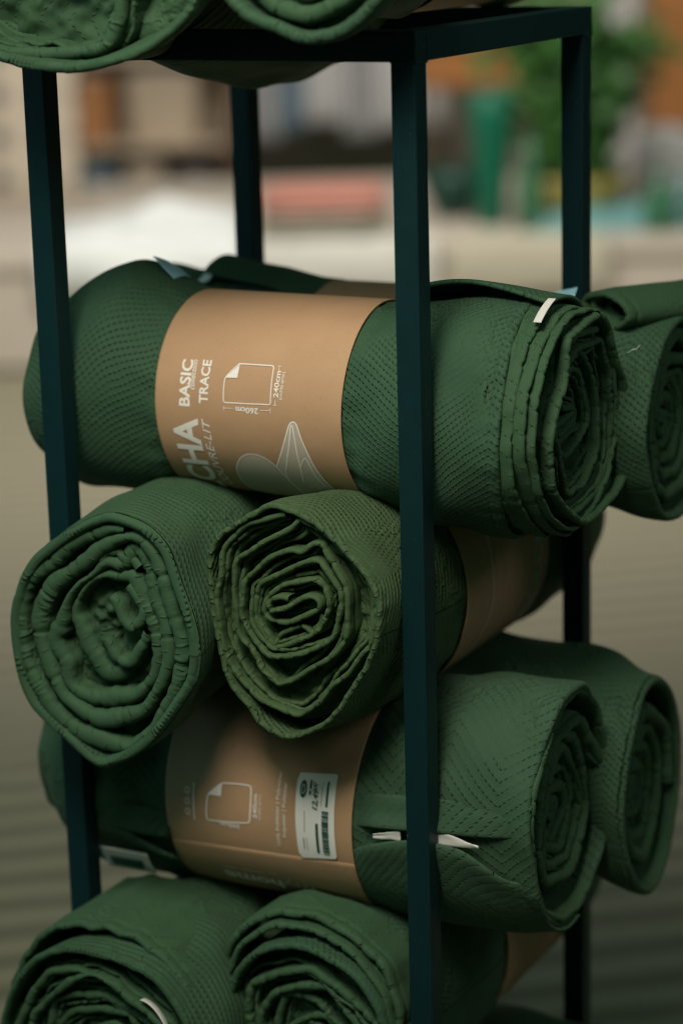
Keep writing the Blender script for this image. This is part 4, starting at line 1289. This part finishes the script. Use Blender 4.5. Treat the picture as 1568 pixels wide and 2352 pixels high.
lo.rotation_euler = (Vector(bp(-.1, 11.8, .6)) - Vector(bp(-.1, 10.6, 2.9))).to_track_quat('-Z', 'Y').to_euler()


def basket(r, d, z, hr, hz, mat, label, hd=.18):
    t = bthing('storage_basket', r, d, z, label, 'basket', 'baskets and bins on the shelf unit')
    n, m = 36, 10
    V = []
    for i in range(n):
        for j in range(m):
            a, q = 2 * np.pi * i / n, j / (m - 1)
            e = .35
            k = .88 + .12 * q
            V.append(bp(r + hr * k * math.copysign(abs(math.cos(a)) ** e, math.cos(a)), d + hd * k * math.copysign(abs(math.sin(a)) ** e, math.sin(a)), z + hz * q))
    mesh_obj('basket_wall', V, grid_faces(n, m, closed_n=True), mat, t)
    pillow('basket_base', r, d, z + .012, hr * .86, hd * .86, .01, mat, t, 1, .35, 0)
    pillow('contents', r, d, z + hz * .86, hr * .9, hd * .9, hz * .18, M_LGREY, t, 3, .4, .05)


basket(-1.16, 11.6, .492, .13, .30, M_RUST, 'tall rust brown basket on the middle shelf behind the left post')
basket(-1.42, 11.6, .492, .10, .22, M_GREY, 'narrow grey bin on the middle shelf behind the left post')
basket(-.80, 11.6, .492, .19, .32, M_TAN, 'wide tan bin on the middle shelf beside the rust basket')
basket(-1.15, 11.6, .112, .12, .26, M_BLUEC, 'blue grey bin on the lower shelf below the rust basket')
basket(-.90, 11.6, .112, .10, .28, M_TAN, 'tan bin on the lower shelf above the duvet')
basket(-.66, 11.6, .112, .11, .20, M_BROWN, 'dark brown basket on the lower shelf next to the rear left post')

# hanging towels in the middle
rl = bthing('towel_rail', .0, 12.2, 0, 'wooden rail hung with grey, blue and white towels', 'rail')
bbox('bar', -.5, .62, 12.19, 12.21, 1.52, 1.54, M_BROWN, rl, .003)
bbox('stand_leg', -.5, -.47, 12.18, 12.22, 0, 1.52, M_BROWN, rl, .003)
bbox('stand_leg', .59, .62, 12.18, 12.22, 0, 1.52, M_BROWN, rl, .003)
for k, (r0, r1, mt, lab) in enumerate(((-.46, -.26, M_GREY, 'mid grey towel hanging nearest the shelf unit'), (-.25, -.14, M_BLUEC, 'dusty blue towel hanging between the grey ones'), (-.13, .06, M_LGREY, 'pale grey towel hanging next to the blue one'), (.07, .23, M_GREY, 'grey towel hanging behind the front post'), (.24, .57, M_LGREY, 'broad white towel hanging right of the front post'))):
    t = bthing('hanging_towel', (r0 + r1) / 2, 12.15, .55, lab, 'towel', 'towels on the rail')
    slab('towel_cloth', bgrid(lambda u, v: (r0 + (r1 - r0) * u, 12.16 + .018 * math.sin(20 * u + k), .42 + .04 * (k % 3) + 1.10 * v), 24, 14), .016, mt, t)

# orange baskets upper right
t = bthing('wicker_crate', .55, 11.2, .42, 'orange brown wicker crate on a dark stand, right of the front post', 'crate')
bbox('crate_body', .40, .98, 11.05, 11.4, .73, .92, M_ORANGE, t, .03)
bbox('crate_rim', .39, .99, 11.04, 11.41, .92, .96, M_RUST, t, .01)
for r in (.43, .93):
    for d in (11.08, 11.36):
        bbox('leg', r - .012, r + .012, d - .012, d + .012, 0, .73, M_BROWN, t, .003)

# green vases
t = bthing('tall_planter', .575, 8.7, .42, 'tall tapering bottle green planter behind the two right posts', 'planter')
lathe('vase', .575, 8.7, [(0, .421), (.045, .421), (.052, .44), (.064, .60), (.076, .78), (.084, .90), (.078, .905), (.072, .88), (.0, .86)], M_BOTTLE, t)
t = bthing('dark_bowl', .45, 8.95, .42, 'dark green bowl left of the tall green planter', 'bowl')
lathe('bowl', .45, 8.95, [(0, .421), (.06, .421), (.075, .45), (.11, .53), (.125, .60), (.118, .60), (.10, .54), (.0, .5)], M_DKGREEN, t)


# leafy plant in an ochre pot
def plant(r, d, z, rad, hgt, n, label, seed, potm, leafm):
    t = bthing('potted_plant', r, d, z, label, 'plant')
    lathe('pot', r, d, [(0, z + .001), (.13, z + .001), (.15, z + .02), (.18, z + .12), (.19, z + .16), (.175, z + .16), (.165, z + .12), (0, z + .12)], potm, t)
    rs = np.random.RandomState(seed)
    SV, SF, LV, LF = [], [], [], []
    for k in range(16):
        az = rs.uniform(0, 6.28)
        ln = rs.uniform(.5, 1.0)
        ex, ey, ez = rad * ln * math.cos(az) * .9, rad * ln * math.sin(az) * .9, hgt * rs.uniform(.45, 1.0)
        prev = None
        pts = []
        for q in np.linspace(0, 1, 8):
            pts.append(np.array([r + ex * q ** 1.5, d + ey * q ** 1.5, z + .12 + ez * q - .08 * q * q]))
        b = len(SV)
        for i, p in enumerate(pts):
            w = .006 * (1 - i / 9)
            for j in range(4):
                SV.append(bp(p[0] + w * math.cos(j * 1.57), p[1] + w * math.sin(j * 1.57), p[2]))
        SF += [[x + b for x in f] for f in grid_faces(8, 4, closed_m=True)]
        for q in range(n // 16):
            i = rs.randint(1, 8)
            p = pts[i] + rs.normal(0, .05, 3)
            L, wd_ = rs.uniform(.06, .12), rs.uniform(.022, .04)
            a1, el = rs.uniform(0, 6.28), rs.uniform(-.6, .7)
            dr_ = np.array([math.cos(a1) * math.cos(el), math.sin(a1) * math.cos(el), math.sin(el)])
            sd = np.cross(dr_, rs.normal(size=3)); sd /= np.linalg.norm(sd)
            nn = np.cross(dr_, sd)
            b2 = len(LV)
            for x in (p, p + dr_ * L * .4 + sd * wd_ + nn * .008, p + dr_ * L, p + dr_ * L * .4 - sd * wd_ + nn * .008, p + dr_ * L * .45 - nn * .004):
                LV.append(bp(*x))
            LF += [[b2, b2 + 1, b2 + 4], [b2 + 1, b2 + 2, b2 + 4], [b2 + 2, b2 + 3, b2 + 4], [b2 + 3, b2, b2 + 4]]
    mesh_obj('stems', SV, SF, M_STEM, t)
    mesh_obj('foliage', LV, LF, leafm, t)


plant(.90, 8.85, .42, .30, .86, 1600, 'bushy green plant in an ochre pot behind the rear right post', 5, M_OCHRE, M_LEAF)

# far right: pale cushions and an orange crate
t = bthing('pale_cushion', 1.32, 9.3, .42, 'pale grey cushion at the right edge beside the plant', 'cushion')
pillow('cushion_body', 1.32, 9.45, .55, .14, .10, .13, M_LGREY, t, 4)
t = bthing('upright_crate', 1.62, 11.2, 0, 'tall orange brown crate at the upper right edge', 'crate')
bbox('crate_body', 1.50, 1.95, 11.1, 11.5, .02, 1.2, M_ORANGE, t, .03)
bbox('crate_base', 1.52, 1.93, 11.12, 11.48, 0, .02, M_BROWN, t, .004)
t = bthing('room_divider', 1.38, 11.5, 0, 'pale grey upright panel beyond the plant at upper right', 'panel')
bbox('panel_board', 1.24, 1.46, 11.5, 11.56, .02, 1.3, M_LGREY, t, .01)
bbox('panel_foot', 1.22, 1.48, 11.44, 11.62, 0, .02, M_GREY, t, .004)
